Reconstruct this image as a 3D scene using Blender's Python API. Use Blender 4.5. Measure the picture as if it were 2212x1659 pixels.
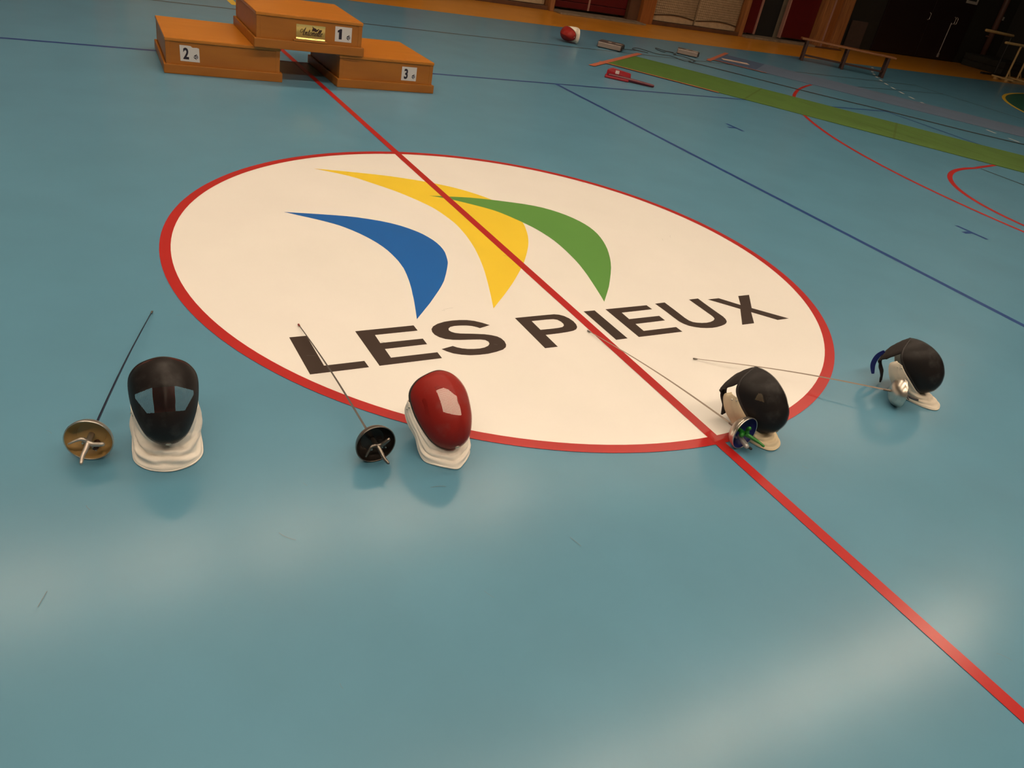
import bpy, bmesh, math, random
from mathutils import Vector, Matrix, noise

# ---------------------------------------------------------------- camera, world, exposure
scene = bpy.context.scene
for o in list(bpy.data.objects):
    bpy.data.objects.remove(o)
C = scene.collection
cam_data = bpy.data.cameras.new('camera')
cam = bpy.data.objects.new('camera', cam_data)
C.objects.link(cam)
# court frame: origin = middle of the centre circle, x = along the hall, y = towards the far side wall
cam.matrix_world = Matrix(((0.86796384, 0.11632928, -0.48281081, -2.1864999),
                           (-0.46467398, 0.53331628, -0.70686055, -3.4762175),
                           (0.17526229, 0.83787901, 0.51695444, 1.6548432),
                           (0, 0, 0, 1)))
cam_data.sensor_fit = 'HORIZONTAL'
cam_data.sensor_width = 36.0
cam_data.lens = 1680.966 / 2212 * 36.0
cam_data.clip_start = 0.05
cam_data.clip_end = 200
scene.camera = cam

w = bpy.data.worlds.new('world')
scene.world = w
w.use_nodes = True
w.node_tree.nodes['Background'].inputs[0].default_value = (0.9, 0.8, 0.65, 1)
w.node_tree.nodes['Background'].inputs[1].default_value = 0.02

vs = scene.view_settings
vs.view_transform = 'Standard'
vs.look = 'None'
vs.gamma = 1.0
vs.use_curve_mapping = False
vs.exposure = 0.0
LAMP_COLOR = (1.0, 0.775, 0.56)
LAMP_POWER = 52.0
# rows of fluorescent ceiling lights: (y of the row, first x, last x, strength factor)
LAMP_ROWS = [(5.2, -4.9, 3.9, 0.62), (5.2, 5.54, 16.0, 0.28), (0.0, -6.1, 9.6, 0.62), (-5.2, -7.0, 5.3, 0.8)]
LAMP_Z = 7.0
random.seed(4)

# ---------------------------------------------------------------- helpers
def link(o, parent=None):
    C.objects.link(o)
    if parent is not None:
        o.parent = parent
    return o

def obj(name, mesh, mat=None, parent=None, smooth=False):
    me = mesh
    if isinstance(mesh, bmesh.types.BMesh):
        me = bpy.data.meshes.new(name)
        mesh.normal_update()
        mesh.to_mesh(me)
        mesh.free()
    o = bpy.data.objects.new(name, me)
    if mat is not None and not me.materials:
        me.materials.append(mat)
    if smooth:
        for p in me.polygons:
            p.use_smooth = True
    return link(o, parent)

def tag(o, label=None, cat=None, group=None, kind=None):
    if label: o['label'] = label
    if cat: o['category'] = cat
    if group: o['group'] = group
    if kind: o['kind'] = kind
    return o

def thing(name, label, cat, loc=(0, 0, 0), rotz=0.0, group=None):
    o = bpy.data.objects.new(name, None)
    o.empty_display_size = 0.1
    o.location = loc
    o.rotation_euler = (0, 0, rotz)
    link(o)
    return tag(o, label, cat, group)

def box(bm, lo, hi, bevel=0.0):
    r = bmesh.ops.create_cube(bm, size=1.0)
    vs_ = r['verts']
    for v in vs_:
        v.co = Vector([lo[i] + (v.co[i] + 0.5) * (hi[i] - lo[i]) for i in range(3)])
    if bevel > 0:
        es = list({e for v in vs_ for e in v.link_edges})
        bmesh.ops.bevel(bm, geom=es, offset=bevel, segments=2, affect='EDGES', profile=0.6)
    return bm

def box_bm(lo, hi, bevel=0.0):
    return box(bmesh.new(), lo, hi, bevel)

def tube(bm, pts, radii, seg=10, flat=(1.0, 1.0), up=Vector((0, 0, 1)), caps=True):
    """sweep of circles through pts; rounded ends"""
    pts = [Vector(p) for p in pts]
    n = len(pts)
    if not hasattr(radii, '__len__'):
        radii = [radii] * n
    rings = []
    for i, p in enumerate(pts):
        t = (pts[min(i + 1, n - 1)] - pts[max(i - 1, 0)]).normalized()
        a = up.cross(t)
        if a.length < 1e-4:
            a = Vector((1, 0, 0)).cross(t)
        a.normalize()
        b = t.cross(a)
        rings.append((p, a, b, t, radii[i]))
    loops = []
    def ring(p, a, b, r):
        return [bm.verts.new(p + a * (math.cos(2 * math.pi * k / seg) * r * flat[0]) + b * (math.sin(2 * math.pi * k / seg) * r * flat[1])) for k in range(seg)]
    if caps:
        p, a, b, t, r = rings[0]
        loops.append(ring(p - t * r * 0.75 * min(flat), a, b, r * 0.6))
    for p, a, b, t, r in rings:
        loops.append(ring(p, a, b, r))
    if caps:
        p, a, b, t, r = rings[-1]
        loops.append(ring(p + t * r * 0.75 * min(flat), a, b, r * 0.6))
    for l0, l1 in zip(loops, loops[1:]):
        for k in range(seg):
            bm.faces.new((l0[k], l0[(k + 1) % seg], l1[(k + 1) % seg], l1[k]))
    bm.faces.new(list(reversed(loops[0])))
    bm.faces.new(loops[-1])
    return bm

def lathe(bm, prof, seg=48, axis='Z'):
    """prof = [(radius, height)] ; open profile"""
    loops = []
    for r, h in prof:
        if r < 1e-5:
            loops.append([bm.verts.new((0, 0, h))])
        else:
            loops.append([bm.verts.new((r * math.cos(2 * math.pi * k / seg), r * math.sin(2 * math.pi * k / seg), h)) for k in range(seg)])
    for l0, l1 in zip(loops, loops[1:]):
        for k in range(seg):
            k2 = (k + 1) % seg
            if len(l0) == 1:
                bm.faces.new((l0[0], l1[k2], l1[k]))
            elif len(l1) == 1:
                bm.faces.new((l0[k], l0[k2], l1[0]))
            else:
                bm.faces.new((l0[k], l0[k2], l1[k2], l1[k]))
    if axis == 'Y':
        for v in bm.verts:
            v.co = Vector((v.co.x, v.co.z, -v.co.y))
    return bm

def crom(pts, n=6, closed=False):
    P = [Vector(p) for p in pts]
    if closed:
        q = [P[-1]] + P + [P[0], P[1]]
    else:
        q = [2 * P[0] - P[1]] + P + [2 * P[-1] - P[-2]]
    out = []
    for i in range(1, len(q) - 2):
        a, b, c, d = q[i - 1], q[i], q[i + 1], q[i + 2]
        for k in range(n):
            t = k / n
            out.append(0.5 * (2 * b + (c - a) * t + (2 * a - 5 * b + 4 * c - d) * t * t + (3 * b - a - 3 * c + d) * t ** 3))
    if not closed:
        out.append(P[-1])
    return out

def poly(name, pts, z, mat, parent=None, hole=None, thick=0.0):
    """flat filled outline (with an optional hole) at height z"""
    bm = bmesh.new()
    def loop(ps):
        vv = [bm.verts.new((p[0], p[1], z)) for p in ps]
        return [bm.edges.new((vv[i], vv[(i + 1) % len(vv)])) for i in range(len(vv))]
    es = loop(pts)
    if hole:
        es += loop(hole)
    bmesh.ops.triangle_fill(bm, use_beauty=True, edges=es)
    for f in bm.faces:
        if f.normal.z < 0:
            f.normal_flip()
    return obj(name, bm, mat, parent)

def strip(bm, pts, width, z, closed=False):
    P = [Vector((p[0], p[1], 0)) for p in pts]
    n = len(P)
    L, R = [], []
    for i, p in enumerate(P):
        if closed:
            t = P[(i + 1) % n] - P[i - 1]
        else:
            t = P[min(i + 1, n - 1)] - P[max(i - 1, 0)]
        t.normalize()
        s = Vector((-t.y, t.x, 0)) * width / 2
        L.append(bm.verts.new((p + s) + Vector((0, 0, z))))
        R.append(bm.verts.new((p - s) + Vector((0, 0, z))))
    for i in range(n if closed else n - 1):
        j = (i + 1) % n
        bm.faces.new((R[i], R[j], L[j], L[i]))
    return bm

def arc(cx, cy, r, a0, a1, n=48):
    return [(cx + r * math.cos(math.radians(a0 + (a1 - a0) * i / n)), cy + r * math.sin(math.radians(a0 + (a1 - a0) * i / n))) for i in range(n + 1)]

# ---------------------------------------------------------------- materials
MATS = {}
def mat(name, color, rough=0.5, metal=0.0, spec=0.5, noise_amt=0.0, noise_scale=8.0, bump=0.0, bump_scale=60.0, coat=0.0, stretch=None, color2=None, rough_var=0.0):
    if name in MATS:
        return MATS[name]
    m = bpy.data.materials.new(name)
    m.use_nodes = True
    nt = m.node_tree
    b = nt.nodes['Principled BSDF']
    b.inputs['Base Color'].default_value = (*color, 1)
    b.inputs['Roughness'].default_value = rough
    b.inputs['Metallic'].default_value = metal
    b.inputs['Specular IOR Level'].default_value = spec
    b.inputs['Coat Weight'].default_value = coat
    tc = nt.nodes.new('ShaderNodeTexCoord')
    src = tc.outputs['Object']
    if stretch:
        mp = nt.nodes.new('ShaderNodeMapping')
        mp.inputs['Scale'].default_value = stretch
        nt.links.new(src, mp.inputs[0])
        src = mp.outputs[0]
    if noise_amt > 0 or color2:
        n = nt.nodes.new('ShaderNodeTexNoise')
        n.inputs['Scale'].default_value = noise_scale
        n.inputs['Detail'].default_value = 6
        nt.links.new(src, n.inputs['Vector'])
        r = nt.nodes.new('ShaderNodeMapRange')
        r.inputs['From Min'].default_value = 0.3
        r.inputs['From Max'].default_value = 0.7
        nt.links.new(n.outputs['Fac'], r.inputs['Value'])
        mx = nt.nodes.new('ShaderNodeMix')
        mx.data_type = 'RGBA'
        c2 = color2 or tuple(c * (1 - noise_amt) for c in color)
        c1 = color if color2 else tuple(min(1, c * (1 + noise_amt)) for c in color)
        mx.inputs['A'].default_value = (*c1, 1)
        mx.inputs['B'].default_value = (*c2, 1)
        nt.links.new(r.outputs[0], mx.inputs['Factor'])
        nt.links.new(mx.outputs['Result'], b.inputs['Base Color'])
        if rough_var:
            r2 = nt.nodes.new('ShaderNodeMapRange')
            r2.inputs['From Min'].default_value = 0.3
            r2.inputs['From Max'].default_value = 0.7
            r2.inputs['To Min'].default_value = rough - rough_var
            r2.inputs['To Max'].default_value = rough + rough_var
            nt.links.new(n.outputs['Fac'], r2.inputs['Value'])
            nt.links.new(r2.outputs[0], b.inputs['Roughness'])
    if bump > 0:
        n2 = nt.nodes.new('ShaderNodeTexNoise')
        n2.inputs['Scale'].default_value = bump_scale
        n2.inputs['Detail'].default_value = 4
        nt.links.new(src, n2.inputs['Vector'])
        bp = nt.nodes.new('ShaderNodeBump')
        bp.inputs['Strength'].default_value = bump
        bp.inputs['Distance'].default_value = 0.002
        nt.links.new(n2.outputs['Fac'], bp.inputs['Height'])
        nt.links.new(bp.outputs[0], b.inputs['Normal'])
    MATS[name] = m
    return m

FLOOR_ROUGH = 0.205
def paint(name, color, amt=0.03):
    """varnished floor paint: shares the gloss of the sports floor"""
    m = mat(name, color, rough=0.45, spec=0.2, noise_amt=amt, noise_scale=2.2, coat=0.5)
    m.node_tree.nodes['Principled BSDF'].inputs['Coat Roughness'].default_value = FLOOR_ROUGH
    return m

M_floor = paint('floor_blue', (0.088, 0.244, 0.362), 0.05)
M_white = paint('paint_white', (0.80, 0.79, 0.76), 0.02)
M_red = paint('paint_red', (0.42, 0.012, 0.012))
M_bluep = paint('paint_blue', (0.012, 0.055, 0.22))
M_logo_blue = paint('paint_logo_blue', (0.002, 0.115, 0.44))
M_logo_yellow = paint('paint_logo_yellow', (0.83, 0.60, 0.035))
M_logo_green = paint('paint_logo_green', (0.105, 0.29, 0.06))
M_letter = paint('paint_black', (0.040, 0.024, 0.018))
M_blackp = paint('paint_dark_line', (0.03, 0.035, 0.035))
M_yellowp = paint('paint_yellow', (0.75, 0.50, 0.05))
M_greenp = paint('paint_green', (0.025, 0.12, 0.085))
M_orange = paint('floor_orange', (0.62, 0.25, 0.02), 0.06)

def mesh_wire(name, color, spacing=0.0019, wire=0.00065):
    """woven wire mesh of a fencing mask: real openings cut by alpha on a fine grid"""
    m = bpy.data.materials.new(name)
    m.use_nodes = True
    nt = m.node_tree
    b = nt.nodes['Principled BSDF']
    b.inputs['Base Color'].default_value = (*color, 1)
    b.inputs['Roughness'].default_value = 0.45
    b.inputs['Specular IOR Level'].default_value = 0.35
    uv = nt.nodes.new('ShaderNodeUVMap')
    sx = nt.nodes.new('ShaderNodeSeparateXYZ')
    nt.links.new(uv.outputs[0], sx.inputs[0])
    def wires(sock):
        d = nt.nodes.new('ShaderNodeMath'); d.operation = 'DIVIDE'; d.inputs[1].default_value = spacing
        nt.links.new(sock, d.inputs[0])
        f = nt.nodes.new('ShaderNodeMath'); f.operation = 'FRACT'
        nt.links.new(d.outputs[0], f.inputs[0])
        l = nt.nodes.new('ShaderNodeMath'); l.operation = 'LESS_THAN'; l.inputs[1].default_value = wire / spacing
        nt.links.new(f.outputs[0], l.inputs[0])
        return l.outputs[0]
    mx = nt.nodes.new('ShaderNodeMath'); mx.operation = 'MAXIMUM'
    nt.links.new(wires(sx.outputs[0]), mx.inputs[0])
    nt.links.new(wires(sx.outputs[1]), mx.inputs[1])
    nt.links.new(mx.outputs[0], b.inputs['Alpha'])
    # dusty wear
    tc = nt.nodes.new('ShaderNodeTexCoord')
    n = nt.nodes.new('ShaderNodeTexNoise'); n.inputs['Scale'].default_value = 18; n.inputs['Detail'].default_value = 8
    nt.links.new(tc.outputs['Object'], n.inputs['Vector'])
    r = nt.nodes.new('ShaderNodeMapRange'); r.inputs['From Min'].default_value = 0.52; r.inputs['From Max'].default_value = 0.8
    nt.links.new(n.outputs['Fac'], r.inputs['Value'])
    mc = nt.nodes.new('ShaderNodeMix'); mc.data_type = 'RGBA'
    mc.inputs['A'].default_value = (*color, 1)
    mc.inputs['B'].default_value = tuple(min(1, c * 0.8 + 0.06) for c in color) + (1,)
    nt.links.new(r.outputs[0], mc.inputs['Factor'])
    nt.links.new(mc.outputs['Result'], b.inputs['Base Color'])
    return m

# ---------------------------------------------------------------- ceiling lights
M_housing = mat('lamp_housing', (0.75, 0.74, 0.7), 0.4)
M_diff = bpy.data.materials.new('lamp_diffuser')
M_diff.use_nodes = True
_nt = M_diff.node_tree
_nt.nodes.clear()
_e = _nt.nodes.new('ShaderNodeEmission')
_e.inputs[0].default_value = (*LAMP_COLOR, 1)
_e.inputs[1].default_value = LAMP_POWER
_o = _nt.nodes.new('ShaderNodeOutputMaterial')
_nt.links.new(_e.outputs[0], _o.inputs[0])
def diffuser_mat(fac):
    m = M_diff.copy()
    m.node_tree.nodes['Emission'].inputs[1].default_value = LAMP_POWER * fac
    return m
_hb = box_bm((-0.78, -0.2, 0.0), (0.78, 0.2, 0.12), 0.01)
me_house = bpy.data.meshes.new('housing'); _hb.to_mesh(me_house); _hb.free(); me_house.materials.append(M_housing)
_hb = box_bm((-0.74, -0.17, -0.035), (0.74, 0.17, -0.002), 0.008)
me_diff = bpy.data.meshes.new('diffuser'); _hb.to_mesh(me_diff); _hb.free(); me_diff.materials.append(M_diff)
for ry, x0, x1, fac in LAMP_ROWS:
    x = x0
    me_row = me_diff.copy(); me_row.materials.clear(); me_row.materials.append(diffuser_mat(fac))
    while x <= x1 + 0.01:
        t = thing('ceiling_light', 'long white fluorescent light hanging in a row above the court', 'ceiling light', (x, ry, LAMP_Z), 0, 'ceiling lights above the court')
        link(bpy.data.objects.new('housing', me_house), t)
        link(bpy.data.objects.new('diffuser', me_row), t)
        x += 1.74

# ---------------------------------------------------------------- room shell
YW = 11.2     # far side wall
XL, XR, YB, ZC = -19.0, 23.6, -12.0, 7.6
floor = tag(obj('floor', box_bm((XL - 0.3, YB - 0.3, -0.15), (XR + 0.3, 12.6, 0.0)), M_floor), kind='structure')
M_wall_dark = mat('wall_dark', (0.018, 0.016, 0.012), 0.7, noise_amt=0.15)
M_wall_beige = mat('wall_beige', (0.30, 0.24, 0.17), 0.8, noise_amt=0.1)
M_ceil = mat('ceiling_paint', (0.16, 0.15, 0.14), 0.9)
M_wood = mat('wood_orange', (0.30, 0.10, 0.022), 0.45, color2=(0.20, 0.062, 0.014), noise_scale=3.0, stretch=(9, 9, 0.7), bump=0.1)
M_wood2 = mat('wood_light', (0.36, 0.145, 0.045), 0.5, color2=(0.20, 0.075, 0.025), noise_scale=3.0, stretch=(9, 9, 0.8))
M_wood_dark = mat('wood_dark', (0.09, 0.035, 0.014), 0.6, noise_amt=0.25, noise_scale=4)
M_redpanel = mat('red_panel', (0.085, 0.004, 0.005), 0.35, noise_amt=0.1)
M_trim_pink = mat('panel_edge', (0.34, 0.17, 0.13), 0.5)
M_concrete = mat('sill_concrete', (0.20, 0.145, 0.095), 0.8, noise_amt=0.3, noise_scale=6)
M_foam = mat('mat_beige', (0.40, 0.28, 0.165), 0.85, noise_amt=0.12, noise_scale=14, bump=0.15, bump_scale=40)
M_net = mat('net_string', (0.055, 0.028, 0.012), 0.85)
M_cream = mat('cream_paint', (0.46, 0.31, 0.13), 0.5, noise_amt=0.1)
M_black = mat('black_rubber', (0.012, 0.012, 0.012), 0.55)

tag(obj('ceiling', box_bm((XL - 0.3, YB - 0.3, ZC), (XR + 0.3, 12.6, ZC + 0.2)), M_ceil), kind='structure')
tag(obj('wall_left', box_bm((XL - 0.3, YB, 0), (XL, 12.3, ZC)), M_wall_beige), kind='structure')
tag(obj('wall_right', box_bm((XR, YB, 0), (XR + 0.3, 12.3, ZC)), M_wall_dark), kind='structure')
tag(obj('wall_near', box_bm((XL - 0.3, YB - 0.3, 0), (XR + 0.3, YB, ZC)), M_wall_beige), kind='structure')
wall = tag(obj('wall_far', box_bm((XL, YW + 0.32, 0), (15.45, YW + 1.2, ZC)), M_wall_beige), kind='structure')
niche = tag(obj('wall_niche', box_bm((15.45, 12.0, 0), (XR, 12.4, ZC)), M_wall_dark), kind='structure')

# ---- floor coverings and court lines (flat paint layers on the floor)
def on_floor(name, bm, m, label=None):
    o = obj(name, bm, m, floor)
    if label: o['label'] = label
    return o
def rect(name, x0, x1, y0, y1, z, m, label=None):
    bm = bmesh.new()
    bm.faces.new([bm.verts.new(p) for p in ((x0, y0, z), (x1, y0, z), (x1, y1, z), (x0, y1, z))])
    return on_floor(name, bm, m, label)
rect('orange_border', XL, XR, 9.08, 12.0, 0.0006, M_orange, 'orange floor border along the wall')
poly('goal_area', arc(19.3, 1.6, 6.2, 90, 180, 24) + arc(19.3, -1.6, 6.2, 180, 270, 24), 0.0006, M_greenp, floor)
rect('side_line', -9, 9, 4.47, 4.52, 0.0008, M_bluep)
rect('side_line', -9, 9, -4.52, -4.47, 0.0008, M_bluep)
for x in (-9, -3, 3, 9):
    rect('cross_line', x - 0.025, x + 0.025, -4.52, 4.52, 0.0009, M_bluep)
rect('boundary_line', -13.3, 13.3, 7.13, 7.17, 0.0008, M_blackp)
rect('boundary_line', 13.27, 13.31, -7.17, 7.17, 0.0009, M_blackp)
rect('yellow_line', 0.0, 0.09, 7.45, 9.08, 0.0010, M_yellowp)
for (tx, ty, w0, w1) in ((4.5, 3.02, 2.89, 3.18), (4.545, 0.07, -0.08, 0.22)):
    bm = bmesh.new()
    for (a, b_, c_, d_) in ((tx - 0.022, w0, tx + 0.022, w1), (tx - 0.12, ty - 0.022, tx - 0.0222, ty + 0.022)):
        bm.faces.new([bm.verts.new(p) for p in ((a, b_, 0.0008), (c_, b_, 0.0008), (c_, d_, 0.0008), (a, d_, 0.0008))])
    on_floor('corner_mark', bm, M_bluep)
bm = bmesh.new(); strip(bm, arc(12.09, 0, 6.79, 117, 276, 90) + [(12.9, -6.75)], 0.05, 0.0011); on_floor('three_point_line', bm, M_red)
bm = bmesh.new(); strip(bm, [(9.6, 6.18), (10.57, 6.30), (12.0, 6.42), (13.28, 6.48)], 0.03, 0.0011); on_floor('three_point_line_dulled', bm, M_blackp)  # end of the red three-point line, painted dark for the reflection over it
bm = bmesh.new(); strip(bm, arc(7.35, 0, 1.83, 92, 268, 60), 0.055, 0.0011); on_floor('free_throw_circle', bm, M_red)
for s in (1, -1):
    bm = bmesh.new(); strip(bm, [(7.3, 1.84 * s), (7.34, 1.85 * s), (13.2, 3.1 * s)], 0.05, 0.0012); on_floor('key_line', bm, M_red)
rect('free_throw_line', 7.36, 7.39, -1.82, 1.82, 0.0011, M_blackp)
for k in range(46):       # dashed nine metre line
    a0 = 125.5 + k * 2.85
    if a0 > 178: break
    bm = bmesh.new(); strip(bm, arc(19.32, 1.5, 9.05, a0, a0 + 1.25, 3), 0.05, 0.0012)
    on_floor('dash', bm, M_white)
bm = bmesh.new(); strip(bm, [(19.6, 7.75)] + arc(19.3, 1.6, 6.2, 92, 180, 50) + [(13.1, -1.6)], 0.07, 0.0012); on_floor('goal_area_line', bm, M_yellowp)

# ---- centre circle with the town emblem
bm = bmesh.new(); bmesh.ops.create_circle(bm, cap_ends=True, radius=1.752, segments=160)
for v in bm.verts: v.co.z = 0.0010
on_floor('circle_field', bm, M_white, 'white disc in the centre of the court')
ART = {
 'L': [(-1.415,-0.687),(-1.343,-0.686),(-1.341,-0.927),(-1.174,-0.924),(-1.172,-0.974),(-1.411,-0.979)],
 'E': [(-1.133,-0.684),(-0.860,-0.677),(-0.860,-0.725),(-1.060,-0.730),(-1.061,-0.799),(-0.865,-0.796),(-0.865,-0.845),(-1.059,-0.850),(-1.059,-0.921),(-0.848,-0.917),(-0.848,-0.966),(-1.127,-0.972)],
 'S': [(-0.503,-0.734),(-0.530,-0.706),(-0.559,-0.684),(-0.591,-0.670),(-0.627,-0.664),(-0.665,-0.663),(-0.706,-0.668),(-0.745,-0.681),(-0.775,-0.700),(-0.793,-0.723),(-0.800,-0.748),(-0.799,-0.773),(-0.787,-0.798),(-0.767,-0.817),(-0.737,-0.830),(-0.703,-0.837),(-0.656,-0.843),(-0.610,-0.850),(-0.589,-0.859),(-0.581,-0.875),(-0.585,-0.893),(-0.599,-0.908),(-0.623,-0.919),(-0.649,-0.923),(-0.677,-0.921),(-0.704,-0.916),(-0.727,-0.907),(-0.746,-0.894),(-0.759,-0.880),(-0.820,-0.896),(-0.805,-0.918),(-0.783,-0.940),(-0.751,-0.957),(-0.716,-0.968),(-0.678,-0.972),(-0.632,-0.972),(-0.587,-0.964),(-0.547,-0.952),(-0.523,-0.934),(-0.511,-0.914),(-0.504,-0.885),(-0.507,-0.858),(-0.518,-0.838),(-0.540,-0.822),(-0.568,-0.809),(-0.602,-0.800),(-0.640,-0.791),(-0.678,-0.783),(-0.699,-0.774),(-0.712,-0.762),(-0.718,-0.747),(-0.713,-0.732),(-0.699,-0.719),(-0.675,-0.713),(-0.646,-0.714),(-0.618,-0.718),(-0.593,-0.727),(-0.574,-0.742),(-0.564,-0.753)],
 'P': [(-0.345,-0.689),(-0.160,-0.686),(-0.121,-0.686),(-0.097,-0.694),(-0.077,-0.711),(-0.064,-0.737),(-0.058,-0.768),(-0.061,-0.799),(-0.072,-0.826),(-0.090,-0.845),(-0.113,-0.855),(-0.150,-0.861),(-0.200,-0.865),(-0.275,-0.867),(-0.274,-0.977),(-0.343,-0.978)],
 'P_hole': [(-0.275,-0.732),(-0.186,-0.730),(-0.153,-0.732),(-0.135,-0.741),(-0.126,-0.763),(-0.126,-0.786),(-0.134,-0.802),(-0.149,-0.812),(-0.171,-0.816),(-0.209,-0.818),(-0.275,-0.818)],
 'I': [(0.057,-0.683),(0.125,-0.683),(0.129,-0.972),(0.059,-0.974)],
 'E_second': [(0.194,-0.681),(0.466,-0.676),(0.470,-0.722),(0.265,-0.729),(0.263,-0.798),(0.461,-0.794),(0.462,-0.844),(0.266,-0.850),(0.265,-0.921),(0.477,-0.917),(0.480,-0.966),(0.198,-0.971)],
 'U': [(0.530,-0.667),(0.600,-0.663),(0.600,-0.681),(0.601,-0.756),(0.600,-0.838),(0.604,-0.868),(0.616,-0.887),(0.636,-0.897),(0.662,-0.904),(0.693,-0.907),(0.724,-0.903),(0.752,-0.893),(0.773,-0.879),(0.780,-0.867),(0.784,-0.845),(0.783,-0.811),(0.782,-0.743),(0.779,-0.654),(0.849,-0.651),(0.847,-0.708),(0.847,-0.766),(0.848,-0.824),(0.849,-0.862),(0.843,-0.890),(0.830,-0.914),(0.811,-0.931),(0.787,-0.943),(0.756,-0.952),(0.721,-0.959),(0.687,-0.961),(0.649,-0.957),(0.616,-0.949),(0.587,-0.936),(0.562,-0.918),(0.546,-0.895),(0.537,-0.867),(0.535,-0.815),(0.535,-0.764)],
 'X': [(0.905,-0.670),(0.990,-0.667),(1.072,-0.761),(1.146,-0.661),(1.235,-0.658),(1.117,-0.805),(1.264,-0.951),(1.173,-0.954),(1.073,-0.847),(0.987,-0.961),(0.897,-0.963),(1.030,-0.804)],
 'blue': [(-1.090,0.672),(-1.018,0.658),(-0.945,0.644),(-0.876,0.629),(-0.813,0.615),(-0.754,0.600),(-0.697,0.580),(-0.638,0.553),(-0.580,0.522),(-0.529,0.487),(-0.487,0.449),(-0.452,0.407),(-0.423,0.365),(-0.401,0.323),(-0.386,0.281),(-0.374,0.238),(-0.368,0.196),(-0.366,0.153),(-0.368,0.112),(-0.374,0.071),(-0.385,0.030),(-0.396,-0.006),(-0.405,-0.033),(-0.414,-0.057),(-0.429,-0.087),(-0.452,-0.131),(-0.480,-0.182),(-0.507,-0.228),(-0.528,-0.264),(-0.549,-0.294),(-0.572,-0.326),(-0.602,-0.365),(-0.635,-0.406),(-0.666,-0.444),(-0.692,-0.476),(-0.717,-0.505),(-0.743,-0.534),(-0.769,-0.564),(-0.796,-0.594),(-0.823,-0.625),(-0.816,-0.604),(-0.809,-0.583),(-0.800,-0.555),(-0.787,-0.515),(-0.772,-0.468),(-0.758,-0.423),(-0.747,-0.383),(-0.735,-0.344),(-0.725,-0.307),(-0.716,-0.272),(-0.708,-0.239),(-0.701,-0.206),(-0.694,-0.172),(-0.688,-0.139),(-0.682,-0.102),(-0.679,-0.060),(-0.677,-0.015),(-0.678,0.030),(-0.681,0.077),(-0.686,0.124),(-0.695,0.171),(-0.707,0.217),(-0.723,0.263),(-0.741,0.308),(-0.763,0.353),(-0.789,0.399),(-0.816,0.439),(-0.841,0.472),(-0.868,0.500),(-0.905,0.533),(-0.960,0.576),(-1.025,0.624)],
 'yellow': [(-0.711,1.406),(-0.619,1.384),(-0.526,1.362),(-0.441,1.340),(-0.366,1.319),(-0.299,1.299),(-0.232,1.276),(-0.162,1.246),(-0.093,1.214),(-0.030,1.182),(0.023,1.152),(0.070,1.122),(0.113,1.091),(0.152,1.057),(0.187,1.022),(0.219,0.986),(0.250,0.946),(0.279,0.904),(0.302,0.863),(0.320,0.825),(0.334,0.788),(0.344,0.749),(0.351,0.708),(0.355,0.666),(0.355,0.622),(0.352,0.573),(0.345,0.523),(0.335,0.474),(0.324,0.430),(0.310,0.388),(0.293,0.345),(0.275,0.300),(0.255,0.255),(0.232,0.209),(0.207,0.163),(0.180,0.117),(0.149,0.069),(0.113,0.015),(0.073,-0.042),(0.034,-0.096),(-0.004,-0.143),(-0.041,-0.189),(-0.081,-0.236),(-0.124,-0.286),(-0.171,-0.339),(-0.222,-0.394),(-0.280,-0.455),(-0.343,-0.518),(-0.406,-0.582),(-0.381,-0.518),(-0.356,-0.455),(-0.332,-0.391),(-0.307,-0.325),(-0.283,-0.258),(-0.260,-0.194),(-0.240,-0.132),(-0.222,-0.073),(-0.205,-0.013),(-0.189,0.048),(-0.174,0.110),(-0.162,0.170),(-0.152,0.231),(-0.143,0.291),(-0.138,0.347),(-0.134,0.395),(-0.132,0.440),(-0.133,0.486),(-0.138,0.539),(-0.145,0.595),(-0.153,0.647),(-0.162,0.690),(-0.173,0.730),(-0.191,0.777),(-0.218,0.839),(-0.253,0.909),(-0.289,0.975),(-0.325,1.030),(-0.362,1.081),(-0.400,1.130),(-0.437,1.179),(-0.474,1.227),(-0.520,1.273),(-0.578,1.318),(-0.644,1.362)],
 'green': [(-0.107,0.923),(-0.062,0.917),(-0.017,0.911),(0.029,0.905),(0.074,0.900),(0.120,0.895),(0.172,0.886),(0.231,0.871),(0.295,0.852),(0.361,0.829),(0.432,0.802),(0.505,0.773),(0.568,0.739),(0.619,0.703),(0.660,0.663),(0.694,0.619),(0.724,0.570),(0.747,0.518),(0.764,0.465),(0.774,0.415),(0.778,0.364),(0.776,0.312),(0.769,0.260),(0.756,0.206),(0.739,0.150),(0.717,0.091),(0.691,0.030),(0.660,-0.031),(0.627,-0.092),(0.590,-0.154),(0.547,-0.220),(0.493,-0.295),(0.433,-0.374),(0.377,-0.446),(0.328,-0.503),(0.284,-0.553),(0.239,-0.604),(0.257,-0.549),(0.274,-0.494),(0.292,-0.435),(0.311,-0.369),(0.331,-0.300),(0.348,-0.232),(0.362,-0.169),(0.373,-0.108),(0.381,-0.043),(0.389,0.029),(0.394,0.104),(0.395,0.173),(0.391,0.234),(0.383,0.289),(0.373,0.341),(0.360,0.388),(0.345,0.431),(0.328,0.476),(0.306,0.527),(0.281,0.581),(0.257,0.627),(0.234,0.661),(0.210,0.688),(0.181,0.718),(0.140,0.755),(0.095,0.794),(0.054,0.828),(0.023,0.851),(-0.003,0.868),(-0.028,0.883),(-0.054,0.897),(-0.081,0.910)],
}

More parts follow.
